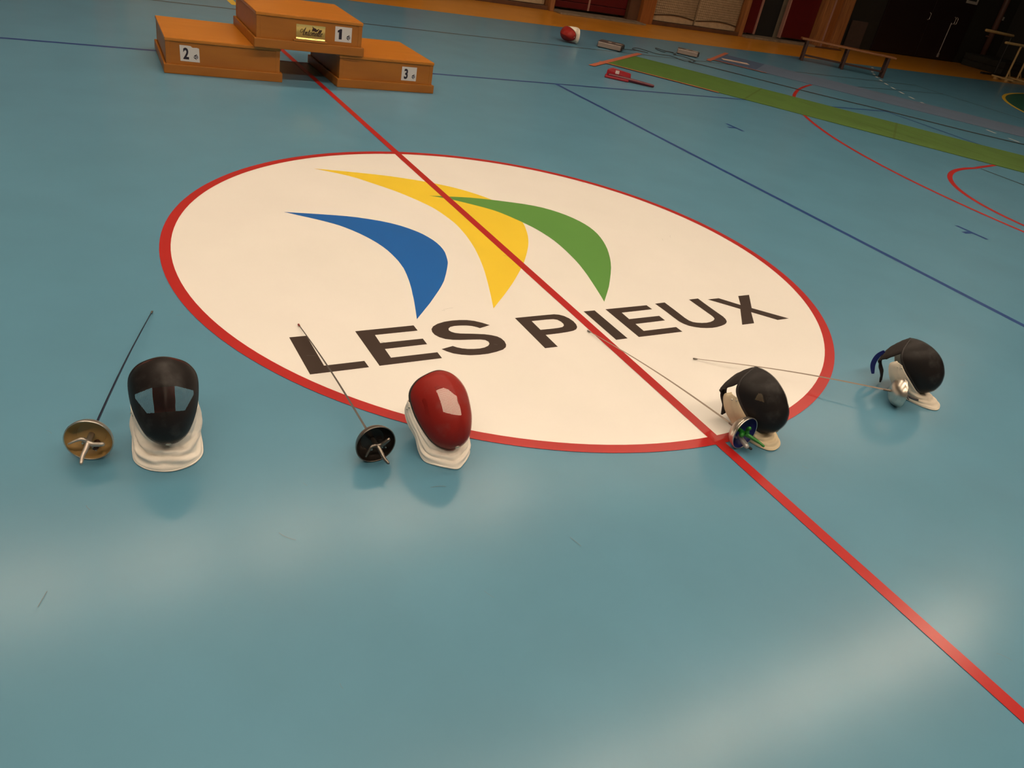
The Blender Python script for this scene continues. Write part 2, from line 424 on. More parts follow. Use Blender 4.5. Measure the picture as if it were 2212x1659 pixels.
for k, m, zz in (('blue', M_logo_blue, 0.0014), ('yellow', M_logo_yellow, 0.0014), ('green', M_logo_green, 0.0017)):
    o = poly('swoosh', ART[k], zz, m, floor); o['label'] = k + ' curved emblem stroke'
for k in ('L', 'E', 'S', 'P', 'I', 'E_second', 'U', 'X'):
    poly('letter', ART[k], 0.0014, M_letter, floor, hole=ART['P_hole'] if k == 'P' else None)
bm = bmesh.new(); strip(bm, [(0, -7.15), (0, 7.15)], 0.05, 0.0022); on_floor('centre_line', bm, M_red, 'red line across the middle of the court')
bm = bmesh.new(); strip(bm, arc(0, 0, 1.775, 0, 357.75, 159), 0.05, 0.0020, closed=True); on_floor('centre_circle', bm, M_red, 'red ring around the white disc')

# ---- scuffs
bm = bmesh.new()
rs = random.Random(7)
for i in range(90):
    x, y = rs.uniform(-4, 4.5), rs.uniform(-3.2, 3.4)
    a = rs.gauss(2.2, 0.7); l = rs.uniform(0.012, 0.06); cv = rs.uniform(-0.5, 0.5)
    pts = []
    for k in range(5):
        tt = (k / 4 - 0.5) * l
        pts.append((x + math.cos(a) * tt - math.sin(a) * cv * tt * tt / l, y + math.sin(a) * tt + math.cos(a) * cv * tt * tt / l))
    strip(bm, pts, rs.uniform(0.0006, 0.0014), 0.0026)
tag(on_floor('scuff_marks', bm, mat('scuff', (0.12, 0.14, 0.14), 0.5)), kind='stuff')

# ---- far side wall: timber posts, red doors, netted mats
def wpart(name, lo, hi, m, bevel=0.0, parent=None):
    return obj(name, box_bm(lo, hi, bevel), m, parent if parent is not None else wall)
ZT = 3.2
def post(x0, x1, m=None, y0=YW - 0.12):
    wpart('timber_post', (x0, y0, 0), (x1, YW + 0.32, ZT), m or M_wood, 0.012)
def sill(x0, x1, h=0.03, y0=10.85, m=None):
    wpart('sill', (x0, y0, 0), (x1, YW + 0.32, h), m or M_concrete, 0.008)
door_n = [0]
def red_door(x0, x1, z0=0.07, seams=(), y=YW + 0.06, ribs=True):
    door_n[0] += 1
    r = tag(bpy.data.objects.new('door_%d' % door_n[0], None), kind='structure')
    link(r); r.location = (x0, y, 0)
    wdt = x1 - x0
    edges = [0.0] + [s - x0 for s in seams] + [wdt]
    for a, b_ in zip(edges, edges[1:]):
        if ribs:
            z = z0
            while z < ZT - 0.05:
                z1 = min(z + 0.42 if z > z0 else z0 + 0.13, ZT)
                obj('panel', box_bm((a + 0.006, 0, z + 0.004), (b_ - 0.006, 0.05, z1 - 0.004), 0.012), M_redpanel, r)
                z = z1
        else:
            obj('panel', box_bm((a + 0.004, 0, z0), (b_ - 0.004, 0.05, ZT), 0.006), M_redpanel, r)
    for s in edges[1:-1]:
        obj('seam_strip', box_bm((s - 0.02, -0.012, z0), (s + 0.02, 0.02, ZT), 0.004), M_trim_pink, r)
    return r
def netted_mats(x0, x1, label):
    t = thing('netted_mat', label, 'gym mat', (x0, YW - 0.02, 0), 0, 'netted beige mats along the wall')
    n = 2
    wdt = (x1 - x0) / n
    obj('kick_board', box_bm((0, -0.03, 0.0), (x1 - x0, 0.30, 0.075), 0.006), M_wood_dark, t)
    for i in range(n):
        nx, nz = 16, 10
        bm = bmesh.new()
        def P(u, v, off=0.0):
            x = wdt * (i + 0.02 + 0.96 * u)
            bulge = 0.07 * math.sin(math.pi * u) ** 0.6 + 0.006 * noise.noise((x * 3, v * 5, i))
            return Vector((x, 0.10 - bulge - off, 0.085 + v * (ZT - 0.5)))
        g = [[bm.verts.new(P(a / nx, b_ / nz)) for a in range(nx + 1)] for b_ in range(nz + 1)]
        back = [[bm.verts.new((g[b_][a].co.x, 0.28, g[b_][a].co.z)) for a in (0, nx)] for b_ in (0, nz)]
        for b_ in range(nz):
            for a in range(nx):
                bm.faces.new((g[b_][a], g[b_][a + 1], g[b_ + 1][a + 1], g[b_ + 1][a]))
        bm.faces.new([g[nz][a] for a in range(nx + 1)] + [back[1][1], back[1][0]])
        bm.faces.new([g[b_][0] for b_ in range(nz, -1, -1)] + [back[0][0], back[1][0]])
        bm.faces.new([g[b_][nx] for b_ in range(nz + 1)] + [back[1][1], back[0][1]])
        obj('foam_mat', bm, M_foam, t, smooth=False)
        # net of real strings hanging in front of the mat
        bm = bmesh.new()
        cu, cz = 26, 46
        z0n = 0.20
        for a in range(cu + 1):
            u = a / cu
            tube(bm, [P(u, (z0n - 0.01 + 0.045 * math.sin(math.pi * u) - 0.085 + q * 0.55) / (ZT - 0.5), 0.012) for q in range(5)], 0.0022, 4, caps=False)
        for b_ in range(cz):
            zz = z0n + 0.045 + b_ * 0.048
            tube(bm, [P(a / 12, (zz - 0.085) / (ZT - 0.5), 0.012) for a in range(13)], 0.0022, 4, caps=False)
        tag(obj('net', bm, M_net, t), kind='stuff')
        bm = bmesh.new()
        tube(bm, [P(a / 12, (z0n - 0.02 + 0.055 * math.sin(math.pi * a / 12) - 0.085) / (ZT - 0.5), 0.016) for a in range(13)], 0.009, 6)
        obj('net_rope', bm, M_net, t)
    return t
post(9.06, 9.40)
post(6.80, 6.90, M_wood2)
post(12.02, 12.14, M_wood2, YW - 0.05)
netted_mats(9.42, 12.01, 'beige mats behind a brown net between two timber posts')
netted_mats(4.15, 6.79, 'beige mats behind a brown net left of the wide red door')
red_door(6.95, 8.78, 0.075, (7.82,))
wpart('reveal', (8.79, YW - 0.02, 0), (9.06, YW + 0.32, ZT), M_wood_dark, 0.005)
sill(6.9, 9.05, 0.03, 10.82)
# opening with red leaves on both sides
red_door(12.16, 12.55, 0.085, (), ribs=False)
red_door(13.46, 14.46, 0.10, (), ribs=False)
for x in (12.57, 13.44):
    wpart('edge_strip', (x - 0.02, YW + 0.03, 0.08), (x + 0.02, YW + 0.12, ZT), M_trim_pink, 0.004)
wpart('opening_shade_panel', (12.6, YW + 0.26, 0.03), (13.42, YW + 0.318, ZT), M_black)  # black panel stands in for the shade inside the opening
sill(12.15, 14.5, 0.045, 11.02)
# broad timber pillar built of three boards
for (x0, x1, m, dy) in ((14.5, 14.74, M_wood2, 0.0), (14.80, 15.09, M_wood, 0.05), (15.10, 15.45, M_wood2, 0.0)):
    wpart('pillar_board', (x0, YW - 0.1 + dy, 0), (x1, 12.0, ZT), m, 0.008)
wpart('pillar_strip', (14.745, YW - 0.11, 0), (14.795, YW + 0.2, ZT), M_trim_pink, 0.004)
sill(14.5, 15.46, 0.03, 11.0, M_wood_dark)
# the wall goes on to the left with the same bays
for k in range(4):
    xb = 4.1 - k * 5.1
    post(xb - 0.32, xb)
    red_door(xb - 2.3, xb - 0.35, 0.075, (xb - 1.3,))
    sill(xb - 2.35, xb - 0.33, 0.03, 10.85)
    post(xb - 2.46, xb - 2.36, M_wood2)
    wpart('beige_cladding', (xb - 4.98, YW + 0.1, 0.0), (xb - 2.47, YW + 0.32, ZT), M_foam, 0.02)
# niche: double door, fittings
M_doordark = mat('door_dark', (0.014, 0.006, 0.006), 0.5)
M_chrome = mat('pale_metal', (0.55, 0.5, 0.48), 0.35, metal=0.7)
for i, (a, b_) in enumerate(((17.75, 19.66), (19.68, 21.55))):
    d = tag(bpy.data.objects.new('door_%d' % (door_n[0] + 1 + i), None), kind='structure'); link(d)
    obj('leaf', box_bm((a, 11.94, 0.02), (b_, 11.999, 2.6), 0.01), M_doordark, d)
    hx = b_ - 0.08 if i == 0 else 20.75
    for dx in ((0,) if i == 0 else (0, 0.1)):
        bm = bmesh.new()
        tube(bm, [(hx + dx, 11.935, 0.98), (hx + dx, 11.89, 1.0), (hx + dx, 11.89, 1.14), (hx + dx, 11.935, 1.16)], 0.012, 8)
        obj('handle', bm, M_chrome, d)
t = thing('door_rod', 'thin white bolt rod on the dark double door', 'rod', (20.69, 11.93, 0.0))
bm = bmesh.new(); tube(bm, [(0, 0, 0.16), (0, 0, 1.0)], 0.012, 8); obj('rod', bm, M_chrome, t)
obj('foot_bracket', box_bm((-0.035, -0.02, 0.08), (0.035, 0.009, 0.19), 0.006), M_chrome, t)
t = thing('wall_sign', 'small white framed sign above the dark double door handles', 'sign', (21.2, 11.93, 1.56))
M_frame = mat('sign_frame', (0.42, 0.38, 0.34), 0.5)
for lo, hi in (((-0.26, -0.012, 0), (0.26, 0.008, 0.07)), ((-0.26, -0.012, 0.33), (0.26, 0.008, 0.40)), ((-0.26, -0.012, 0.07), (-0.19, 0.008, 0.33)), ((0.19, -0.012, 0.07), (0.26, 0.008, 0.33))):
    obj('frame_bar', box_bm(lo, hi, 0.004), M_frame, t)
obj('sign_face', box_bm((-0.19, -0.004, 0.07), (0.19, 0.007, 0.33)), M_black, t)
t = thing('wall_board', 'dull brown board leaning on the dark wall behind the bench', 'board', (16.9, 11.93, 0.0))
M_board = mat('board_brown', (0.075, 0.048, 0.038), 0.7, noise_amt=0.1)
bm = box_bm((-0.31, -0.02, 0.03), (0.31, 0.02, 0.67), 0.006); obj('board_panel', bm, M_board, t)
obj('board_foot', box_bm((-0.31, -0.05, 0.0), (0.31, 0.03, 0.03), 0.006), M_board, t)
t = thing('wall_pipe', 'reddish brown vertical pipe on the dark wall', 'pipe', (22.75, 11.9, 0))
M_pipe = mat('pipe_brown', (0.10, 0.045, 0.032), 0.55)
bm = bmesh.new(); tube(bm, [(0, 0, 0.0), (0, 0, 1.6), (0, 0, 3.2)], 0.085, 14, caps=False); obj('pipe', bm, M_pipe, t, smooth=True)
for z in (0.8, 2.2): obj('pipe_clip', box_bm((-0.11, -0.02, z), (0.11, 0.098, z + 0.05), 0.006), M_pipe, t)
t = thing('wall_switch', 'small pale switch box on the dark wall beside the pipe', 'switch', (23.06, 11.99, 1.35))
obj('switch_plate', box_bm((-0.05, -0.03, -0.05), (0.05, 0.009, 0.05), 0.008), M_frame, t)
obj('switch_rocker', box_bm((-0.025, -0.04, -0.03), (0.025, -0.03, 0.03), 0.004), M_frame, t)

# ---------------------------------------------------------------- podium
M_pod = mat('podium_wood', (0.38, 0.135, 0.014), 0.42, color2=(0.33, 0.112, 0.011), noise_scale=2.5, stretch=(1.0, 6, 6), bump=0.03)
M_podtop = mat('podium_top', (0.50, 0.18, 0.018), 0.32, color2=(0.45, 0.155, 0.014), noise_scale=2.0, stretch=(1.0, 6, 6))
M_podin = mat('podium_inside', (0.10, 0.035, 0.01), 0.7)
M_paper = mat('sticker_paper', (0.62, 0.60, 0.60), 0.45)
M_ink = mat('sticker_ink', (0.014, 0.008, 0.02), 0.5)
M_ink2 = mat('sticker_grey', (0.24, 0.23, 0.27), 0.5)
M_gold = mat('gold_plate', (0.80, 0.60, 0.22), 0.22, metal=0.85)
M_brown_ink = mat('brown_ink', (0.035, 0.012, 0.008), 0.5)

PW, PD, PH = 0.472, 0.468, 0.275     # half width, half depth, height
def text_mesh(body, size, xs=1.0, off=0.0):
    cu = bpy.data.curves.new('txt', 'FONT')
    cu.body = body; cu.size = size; cu.align_x = 'CENTER'; cu.offset = off; cu.resolution_u = 4
    tmp = bpy.data.objects.new('txt', cu)
    C.objects.link(tmp)
    dg = bpy.context.evaluated_depsgraph_get(); dg.update()
    me = bpy.data.meshes.new_from_object(tmp.evaluated_get(dg))
    bpy.data.objects.remove(tmp)
    for v in me.vertices:
        v.co = Vector((v.co.x * xs, 0, v.co.y))
    return me

def vpoly(name, pts, y, m, parent, hole=None):
    """flat outline standing in the x-z plane, facing -y"""
    bm = bmesh.new()
    es = []
    for ps in ([pts] + ([hole] if hole else [])):
        vv = [bm.verts.new((p[0], y, p[1])) for p in ps]
        es += [bm.edges.new((vv[i], vv[(i + 1) % len(vv)])) for i in range(len(vv))]
    bmesh.ops.triangle_fill(bm, use_beauty=True, edges=es)
    for f in bm.faces:
        if f.normal.y > 0: f.normal_flip()
    return obj(name, bm, m, parent)

def emblem(parent, x, z, s, y):
    """club emblem: a dark fencing guard shape in front of a grey disc"""
    vpoly('emblem_disc', [(x + s * (0.28 + 0.26 * math.cos(a)), z + s * (0.42 * math.sin(a))) for a in [k * math.pi / 9 for k in range(18)]], y - 0.0002, M_ink2, parent)
    ringo = [(x + s * (0.30 + 0.36 * math.cos(math.radians(a))), z + s * 0.52 * math.sin(math.radians(a))) for a in range(-75, 76, 15)]
    ringi = [(x + s * (0.28 + 0.27 * math.cos(math.radians(a))), z + s * 0.42 * math.sin(math.radians(a))) for a in range(75, -76, -15)]
    vpoly('emblem_rim', ringo + ringi, y - 0.0004, M_ink, parent)
    vpoly('emblem_wing', [(x - 0.52 * s, z + 0.14 * s), (x - 0.1 * s, z + 0.52 * s), (x + 0.36 * s, z + 0.74 * s), (x + 0.5 * s, z + 0.68 * s), (x + 0.12 * s, z + 0.36 * s), (x - 0.02 * s, z + 0.06 * s), (x - 0.2 * s, z + 0.1 * s)], y - 0.0005, M_ink, parent)
    vpoly('emblem_wing', [(x - 0.66 * s, z - 0.02 * s), (x - 0.36 * s, z - 0.1 * s), (x - 0.04 * s, z - 0.14 * s), (x + 0.08 * s, z - 0.42 * s), (x + 0.34 * s, z - 0.72 * s), (x + 0.26 * s, z - 0.76 * s), (x - 0.3 * s, z - 0.36 * s)], y - 0.0005, M_ink, parent)

def podium_block(label, loc, rotz, number, sx, sz, torn=False):
    t = thing('podium_block', label, 'podium', loc, rotz)
    pl = 0.074; i1 = 0.02; lid = 0.027; cw = 0.034
    # plinth boards
    for s in (-1, 1):
        obj('plinth_board', box_bm((-PW, min(s * PD, s * (PD - i1)), 0), (PW, max(s * PD, s * (PD - i1)), pl), 0.006), M_pod, t)
        obj('plinth_board', box_bm((min(s * PW, s * (PW - i1)), -PD + i1, 0), (max(s * PW, s * (PW - i1)), PD - i1, pl), 0.006), M_pod, t)
    bx, by = PW - i1, PD - i1
    for a in (-1, 1):
        for b_ in (-1, 1):
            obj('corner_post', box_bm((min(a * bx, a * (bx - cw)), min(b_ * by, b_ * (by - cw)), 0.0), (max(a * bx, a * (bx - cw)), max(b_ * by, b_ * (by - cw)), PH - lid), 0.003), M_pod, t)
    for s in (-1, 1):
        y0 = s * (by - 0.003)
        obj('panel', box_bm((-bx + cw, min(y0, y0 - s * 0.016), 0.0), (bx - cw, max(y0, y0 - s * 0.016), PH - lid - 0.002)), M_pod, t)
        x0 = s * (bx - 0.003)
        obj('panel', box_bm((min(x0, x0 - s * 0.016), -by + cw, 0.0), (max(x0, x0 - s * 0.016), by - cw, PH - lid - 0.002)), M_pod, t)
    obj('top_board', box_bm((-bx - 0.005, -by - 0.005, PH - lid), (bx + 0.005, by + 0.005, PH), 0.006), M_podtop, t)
    # numbered sticker
    yf = -(by - 0.003) - 0.0012
    hw, hh = 0.074, 0.061
    if torn:
        out = [(-hw, -hh), (hw, -hh - 0.002), (hw - 0.003, hh - 0.016), (hw - 0.02, hh - 0.011), (0.022, hh - 0.013), (0.006, hh - 0.002), (-0.02, hh), (-hw - 0.004, hh)]
    else:
        out = [(-hw, -hh), (hw, -hh), (hw, hh), (-hw, hh)]
    st = vpoly('sticker', [(sx + p[0], sz + p[1]) for p in out], yf, M_paper, t)
    st['label'] = 'white sticker with the number ' + number
    if number == '1':
        one = [(-0.010, 0.0), (0.016, 0.0), (0.016, 0.084), (0.000, 0.084), (-0.022, 0.070), (-0.022, 0.054), (-0.010, 0.058)]
        o = vpoly('numeral', one, 0.0, M_ink, st)
    else:
        o = obj('numeral', text_mesh(number, 0.118, 0.74, 0.0042), M_ink, st)
    o.location = (sx - 0.03, yf - 0.0006, sz - 0.042)
    emblem(st, sx + 0.042, sz - 0.022, 0.029, yf - 0.0006)
    return t, yf

p2, _ = podium_block('orange wooden podium step with torn sticker 2, standing left on the floor', (-0.792, 4.135, 0), math.radians(-3.0), '2', -0.268, 0.163, torn=True)
p3, _ = podium_block('orange wooden podium step with sticker 3, standing right on the floor', (0.603, 4.085, 0), math.radians(0.2), '3', 0.215, 0.158)
p1, yf = podium_block('orange wooden podium step with sticker 1, stacked across the other two', (-0.105, 4.085, PH + 0.001), math.radians(-1.3), '1', 0.285, 0.165)
# name plate of the top step
ledge = obj('plate_ledge', box_bm((-0.148, yf - 0.022, 0.076), (0.142, yf + 0.001, 0.092), 0.005), M_pod, p1)
bm = bmesh.new()
rows = [(0.092, 0.016), (0.100, 0.006), (0.112, 0.002), (0.19, 0.0015), (0.212, 0.003)]
vv = [[bm.verts.new((x, yf - dy, z)) for x in (-0.124, 0.0, 0.124)] for z, dy in rows]
for r0, r1 in zip(vv, vv[1:]):
    for k in range(2):
        bm.faces.new((r0[k], r0[k + 1], r1[k + 1], r1[k]))
plate = obj('name_plate', bm, M_gold, p1, smooth=True); plate['label'] = 'gold plate with script lettering and a bird'
yi = yf - 0.0032
def stroke(pts, wd, name='letter_stroke'):
    P = crom([(p[0], 0, p[1]) for p in pts], 5)
    L = []; R = []
    for i, p in enumerate(P):
        tt = (P[min(i + 1, len(P) - 1)] - P[max(i - 1, 0)]).normalized()
        s = Vector((-tt.z, 0, tt.x)) * wd * (0.45 + 0.75 * abs(tt.z)) / 2
        L.append(p + s); R.append(p - s)
    bm = bmesh.new()
    a = [bm.verts.new((p.x, yi, p.z)) for p in L]; b_ = [bm.verts.new((p.x, yi, p.z)) for p in R]
    for i in range(len(a) - 1):
        f = bm.faces.new((a[i], b_[i], b_[i + 1], a[i + 1]))
    bmesh.ops.recalc_face_normals(bm, faces=bm.faces)
    return obj(name, bm, M_brown_ink, plate)
def script(chars, x, z, h):
    sh = 0.38
    def T(ps): return [(x0 + (px + sh * pz) * h, z + pz * h) for px, pz in ps]
    x0 = x
    for ch in chars:
        if ch == 'A':
            stroke(T([(0.15, 1.35), (-0.35, 1.75), (-0.6, 1.2), (-0.35, 0.7), (0.1, 0.85), (0.4, 1.5), (0.62, 2.2)]), 0.0034)
            stroke(T([(0.62, 2.2), (0.62, 1.2), (0.62, 0.3), (0.72, 0.0), (0.95, 0.15)]), 0.005)
            stroke(T([(0.2, 0.9), (0.45, 1.0), (0.75, 0.95)]), 0.003); x0 += 1.05 * h
        elif ch == 'n':
            stroke(T([(0.0, 0.75), (0.12, 1.0), (0.16, 0.6), (0.14, 0.0)]), 0.0046)
            stroke(T([(0.15, 0.45), (0.35, 0.95), (0.55, 0.95), (0.55, 0.4), (0.6, 0.03), (0.82, 0.2)]), 0.0042); x0 += 0.86 * h
        elif ch == 't':
            stroke(T([(0.2, 1.7), (0.2, 0.9), (0.2, 0.2), (0.32, 0.0), (0.55, 0.2)]), 0.005)
            stroke(T([(-0.08, 1.1), (0.2, 1.08), (0.52, 1.16)]), 0.004); x0 += 0.58 * h
        elif ch == 'o':
            stroke(T([(0.4, 0.98), (0.12, 0.8), (0.06, 0.35), (0.28, 0.0), (0.58, 0.2), (0.62, 0.7), (0.4, 0.98), (0.62, 0.9), (0.8, 0.85)]), 0.0046); x0 += 0.84 * h
        elif ch == 'e':
            stroke(T([(0.05, 0.4), (0.35, 0.5), (0.52, 0.8), (0.35, 1.0), (0.1, 0.7), (0.1, 0.2), (0.32, 0.0), (0.66, 0.25)]), 0.0044); x0 += 0.7 * h
        elif ch == 'l':
            stroke(T([(0.0, 0.25), (0.3, 1.1), (0.38, 1.75), (0.24, 1.9), (0.12, 1.3), (0.12, 0.2), (0.25, 0.0), (0.45, 0.2)]), 0.0044); x0 += 0.46 * h
script('Antonelle', -0.084, 0.128, 0.0275)
bird = [(0.012, 0.205), (0.026, 0.193), (0.044, 0.188), (0.052, 0.178), (0.058, 0.184), (0.068, 0.187), (0.074, 0.184), (0.066, 0.180), (0.060, 0.170), (0.048, 0.163), (0.036, 0.163), (0.026, 0.168), (0.012, 0.164), (0.006, 0.167), (0.014, 0.172), (0.004, 0.176), (0.016, 0.179), (0.010, 0.186), (0.020, 0.187), (0.013, 0.195)]
vpoly('bird_emblem', bird, yi, M_brown_ink, plate)
for sx_ in (-0.112, 0.114):
    for sz_ in (0.120, 0.196):
        bm = bmesh.new(); lathe(bm, [(0.0, 0.0035), (0.0025, 0.003), (0.003, 0.0)], 10, 'Y')
        for v in bm.verts: v.co.y = -v.co.y
        o = obj('screw', bm, M_gold, plate); o.location = (sx_, yf - 0.002, sz_)

# ---------------------------------------------------------------- fencing masks
M_trimblk = mat('mask_trim_black', (0.016, 0.014, 0.014), 0.5, noise_amt=0.2, noise_scale=30)
M_fabric_blk = mat('mask_fabric_black', (0.014, 0.010, 0.010), 0.75, bump=0.2, bump_scale=300)
M_bib_white = mat('bib_white', (0.86, 0.83, 0.77), 0.8, noise_amt=0.04, noise_scale=12, bump=0.15, bump_scale=400)
M_bib_cream = mat('bib_cream', (0.70, 0.60, 0.42), 0.8, noise_amt=0.06, noise_scale=12, bump=0.15, bump_scale=400)
M_bib_dirty = mat('bib_offwhite', (0.72, 0.66, 0.56), 0.8, noise_amt=0.06, noise_scale=12, bump=0.15, bump_scale=400)
M_liner_red = mat('liner_red', (0.30, 0.016, 0.012), 0.8)
M_liner_brown = mat('liner_red_brown', (0.16, 0.020, 0.016), 0.8)
M_blue_strap = mat('strap_blue', (0.006, 0.016, 0.16), 0.55)
M_snap = mat('snap_metal', (0.6, 0.57, 0.5), 0.3, metal=0.8)
W_black = mesh_wire('mask_wire_black', (0.012, 0.009, 0.009))
W_red = mesh_wire('mask_wire_red', (0.38, 0.018, 0.012))

def fencing_mask(label, loc, yaw, wire, bib_mat, liner_mat, tongue_mat, window=None, hem=None, lift=0.0, pitch=0.0, quat=None, tail=None, size=1.0, wrinkle=0.004, seed=1.0, ear=0.225, strap=0.021, hem_near=None):
    t = thing('fencing_mask', label, 'fencing mask', loc, yaw - math.pi / 2)
    if quat is not None:
        t.rotation_mode = 'QUATERNION'
        t.rotation_quaternion = quat
    t.scale = (size,) * 3
    UP = Vector((0, 0, lift))
    Rp = Matrix.Rotation(-pitch, 4, 'X')
    piv = Vector((0, 0.06, 0.06))
    def tf(p): return (Rp @ (Vector(p) - piv)) + piv + UP
    def half(cp, n):
        """closed symmetric curve from crown to chin and back"""
        right = cp
        left = [(-p[0], p[1], p[2]) for p in reversed(cp[1:-1])]
        return crom([tf(p) for p in right + left], n, closed=True)
    cp = [(0, -0.052, 0.264), (0.038, -0.055, 0.252), (0.074, -0.056, 0.228), (0.099, -0.042, 0.192), (0.101, -0.004, 0.152), (0.090, 0.042, 0.113), (0.064, 0.086, 0.072), (0.032, 0.107, 0.052), (0, 0.111, 0.048)]
    NS = 16 * 24
    T = half(cp, 24)                      # trim curve, NS points, index 0 = crown, NS/2 = chin
    Cc = tf((0, 0.036, 0.160))
    N = (Rp.to_3x3() @ Vector((0, 0.915, 0.40))).normalized()
    D = 0.108
    def dome(rho, j, k=1.0):
        p = Cc + (T[j % NS] - Cc) * (rho * k) + N * (D * k * max(0.0, 1 - rho ** 2.15) ** 0.5)
        x = p.x
        p = p + N * (0.004 * math.exp(-(x / 0.012) ** 2) * max(0.0, math.cos(2 * math.pi * j / NS)) * rho * (1 - rho) * 4)
        return p
    def dome_mesh(k, NR, step, r1=1.0, keep=None):
        bm = bmesh.new()
        uvl = bm.loops.layers.uv.new('UVMap')
        grid = []; meta = {}
        for i in range(NR + 1):
            rho = max(0.004, r1 * math.sin(math.pi / 2 * i / NR))
            row = []
            for j in range(0, NS, step):
                p = dome(rho, j, k)
                v = bm.verts.new(p)
                d = T[j] - Cc
                q = math.asin(min(1, rho)) / (math.pi / 2) * 1.35
                meta[v] = (d.x * q, d.z * q * 1.18)
                row.append(v)
            grid.append(row)
        m = NS // step
        for i in range(NR):
            for j in range(m):
                f4 = (grid[i][j], grid[i + 1][j], grid[i + 1][(j + 1) % m], grid[i][(j + 1) % m])
                if keep:
                    c_ = sum((x.co for x in f4), Vector()) / 4
                    if keep(c_): continue
                f = bm.faces.new(f4)
                for l in f.loops: l[uvl].uv = meta[l.vert]
        return bm
    obj('wire_mesh', dome_mesh(1.0, 26, 4), wire, t, smooth=True)
    obj('lining', dome_mesh(0.972, 170 if window else 24, 1 if window else 8, 1.0, window), liner_mat, t, smooth=True)
    # trim band around the edge of the mesh
    bm = bmesh.new()
    loops = []
    for j in range(0, NS, 4):
        p = T[j]
        o_ = (p - Cc); o_ = (o_ - N * o_.dot(N)).normalized()
        tb = 0.5 - 0.5 * math.cos(2 * math.pi * j / NS)
        bw = 0.003 + (0.015 if wire == W_red else 0.009) * min(1.0, tb * 1.6)
        sec = [p + N * 0.003 + o_ * 0.0002, p + o_ * 0.0010, p - N * bw + o_ * 0.0008, p - N * (bw + 0.002) - o_ * 0.003, p - o_ * 0.005]
        loops.append([bm.verts.new(q) for q in sec])
    m = len(loops)
    for j in range(m):
        l0, l1 = loops[j], loops[(j + 1) % m]
        for k in range(5):
            bm.faces.new((l0[k], l1[k], l1[(k + 1) % 5], l0[(k + 1) % 5]))
    bmesh.ops.recalc_face_normals(bm, faces=bm.faces)
    obj('trim', bm, M_trimblk, t, smooth=True)
    # padded tongue running from the crown over the back of the head
    cl = crom([tf(p) for p in ((0, -0.050, 0.262), (0, -0.072, 0.244), (0, -0.098, 0.208), (0, -0.120, 0.158), (0, -0.113, 0.100), (0, -0.085, 0.055), (0, -0.070, 0.012 - lift))], 7)
    wds = [0.080, 0.076, 0.066, 0.048, strap, strap, strap * 0.9]
    drs = [0.040, 0.054, 0.058, 0.030, 0.004, 0.002, 0.002]
    bm = bmesh.new(); top = []; bot = []
    mm = len(cl); nq = 12
    for i, p in enumerate(cl):
        fr = i / (mm - 1) * 6; a_ = min(5, int(fr)); ff = fr - a_
        wd = wds[a_] * (1 - ff) + wds[a_ + 1] * ff
        dr = drs[a_] * (1 - ff) + drs[a_ + 1] * ff
        tt = (cl[min(i + 1, mm - 1)] - cl[max(i - 1, 0)]).normalized()
        nn = Vector((1, 0, 0)).cross(tt).normalized()      # outward
        if nn.z < 0 and nn.y > 0: nn = -nn
        r0 = []; r1 = []
        for q in range(nq + 1):
            x = -1 + 2 * q / nq
            s_ = p + Vector((x * wd, 0, 0)) + Vector((0, -0.2, -1)).normalized() * (dr * abs(x) ** 2.2) + nn * (0.0025 * noise.noise((x * 2, i * 0.3, seed)))
            r0.append(bm.verts.new(s_)); r1.append(bm.verts.new(s_ - nn * 0.008))
        top.append(r0); bot.append(r1)
    for i in range(mm - 1):
        for q in range(nq):
            bm.faces.new((top[i][q], top[i][q + 1], top[i + 1][q + 1], top[i + 1][q]))
            bm.faces.new((bot[i][q + 1], bot[i][q], bot[i + 1][q], bot[i + 1][q + 1]))
        bm.faces.new((top[i][0], top[i + 1][0], bot[i + 1][0], bot[i][0]))
        bm.faces.new((top[i + 1][nq], top[i][nq], bot[i][nq], bot[i + 1][nq]))
    bm.faces.new(top[0] + bot[0][::-1]); bm.faces.new(top[-1][::-1] + bot[-1])
    bmesh.ops.recalc_face_normals(bm, faces=bm.faces)
    obj('back_strap', bm, tongue_mat, t, smooth=True)
    # bib: fabric lofted from the lower trim to its hem
    hp = hem or HEM_BILL
    H = [Vector(p) for p in (hem_near or hp)] + [Vector((-p[0], p[1], p[2])) for p in reversed(hp[:-1])]
    hc = crom(H, 9)
    nb = len(hc); rows = 20
    j0 = int(NS * ear); j1 = NS - j0     # ear to ear through the chin
    g = []; bm = bmesh.new()
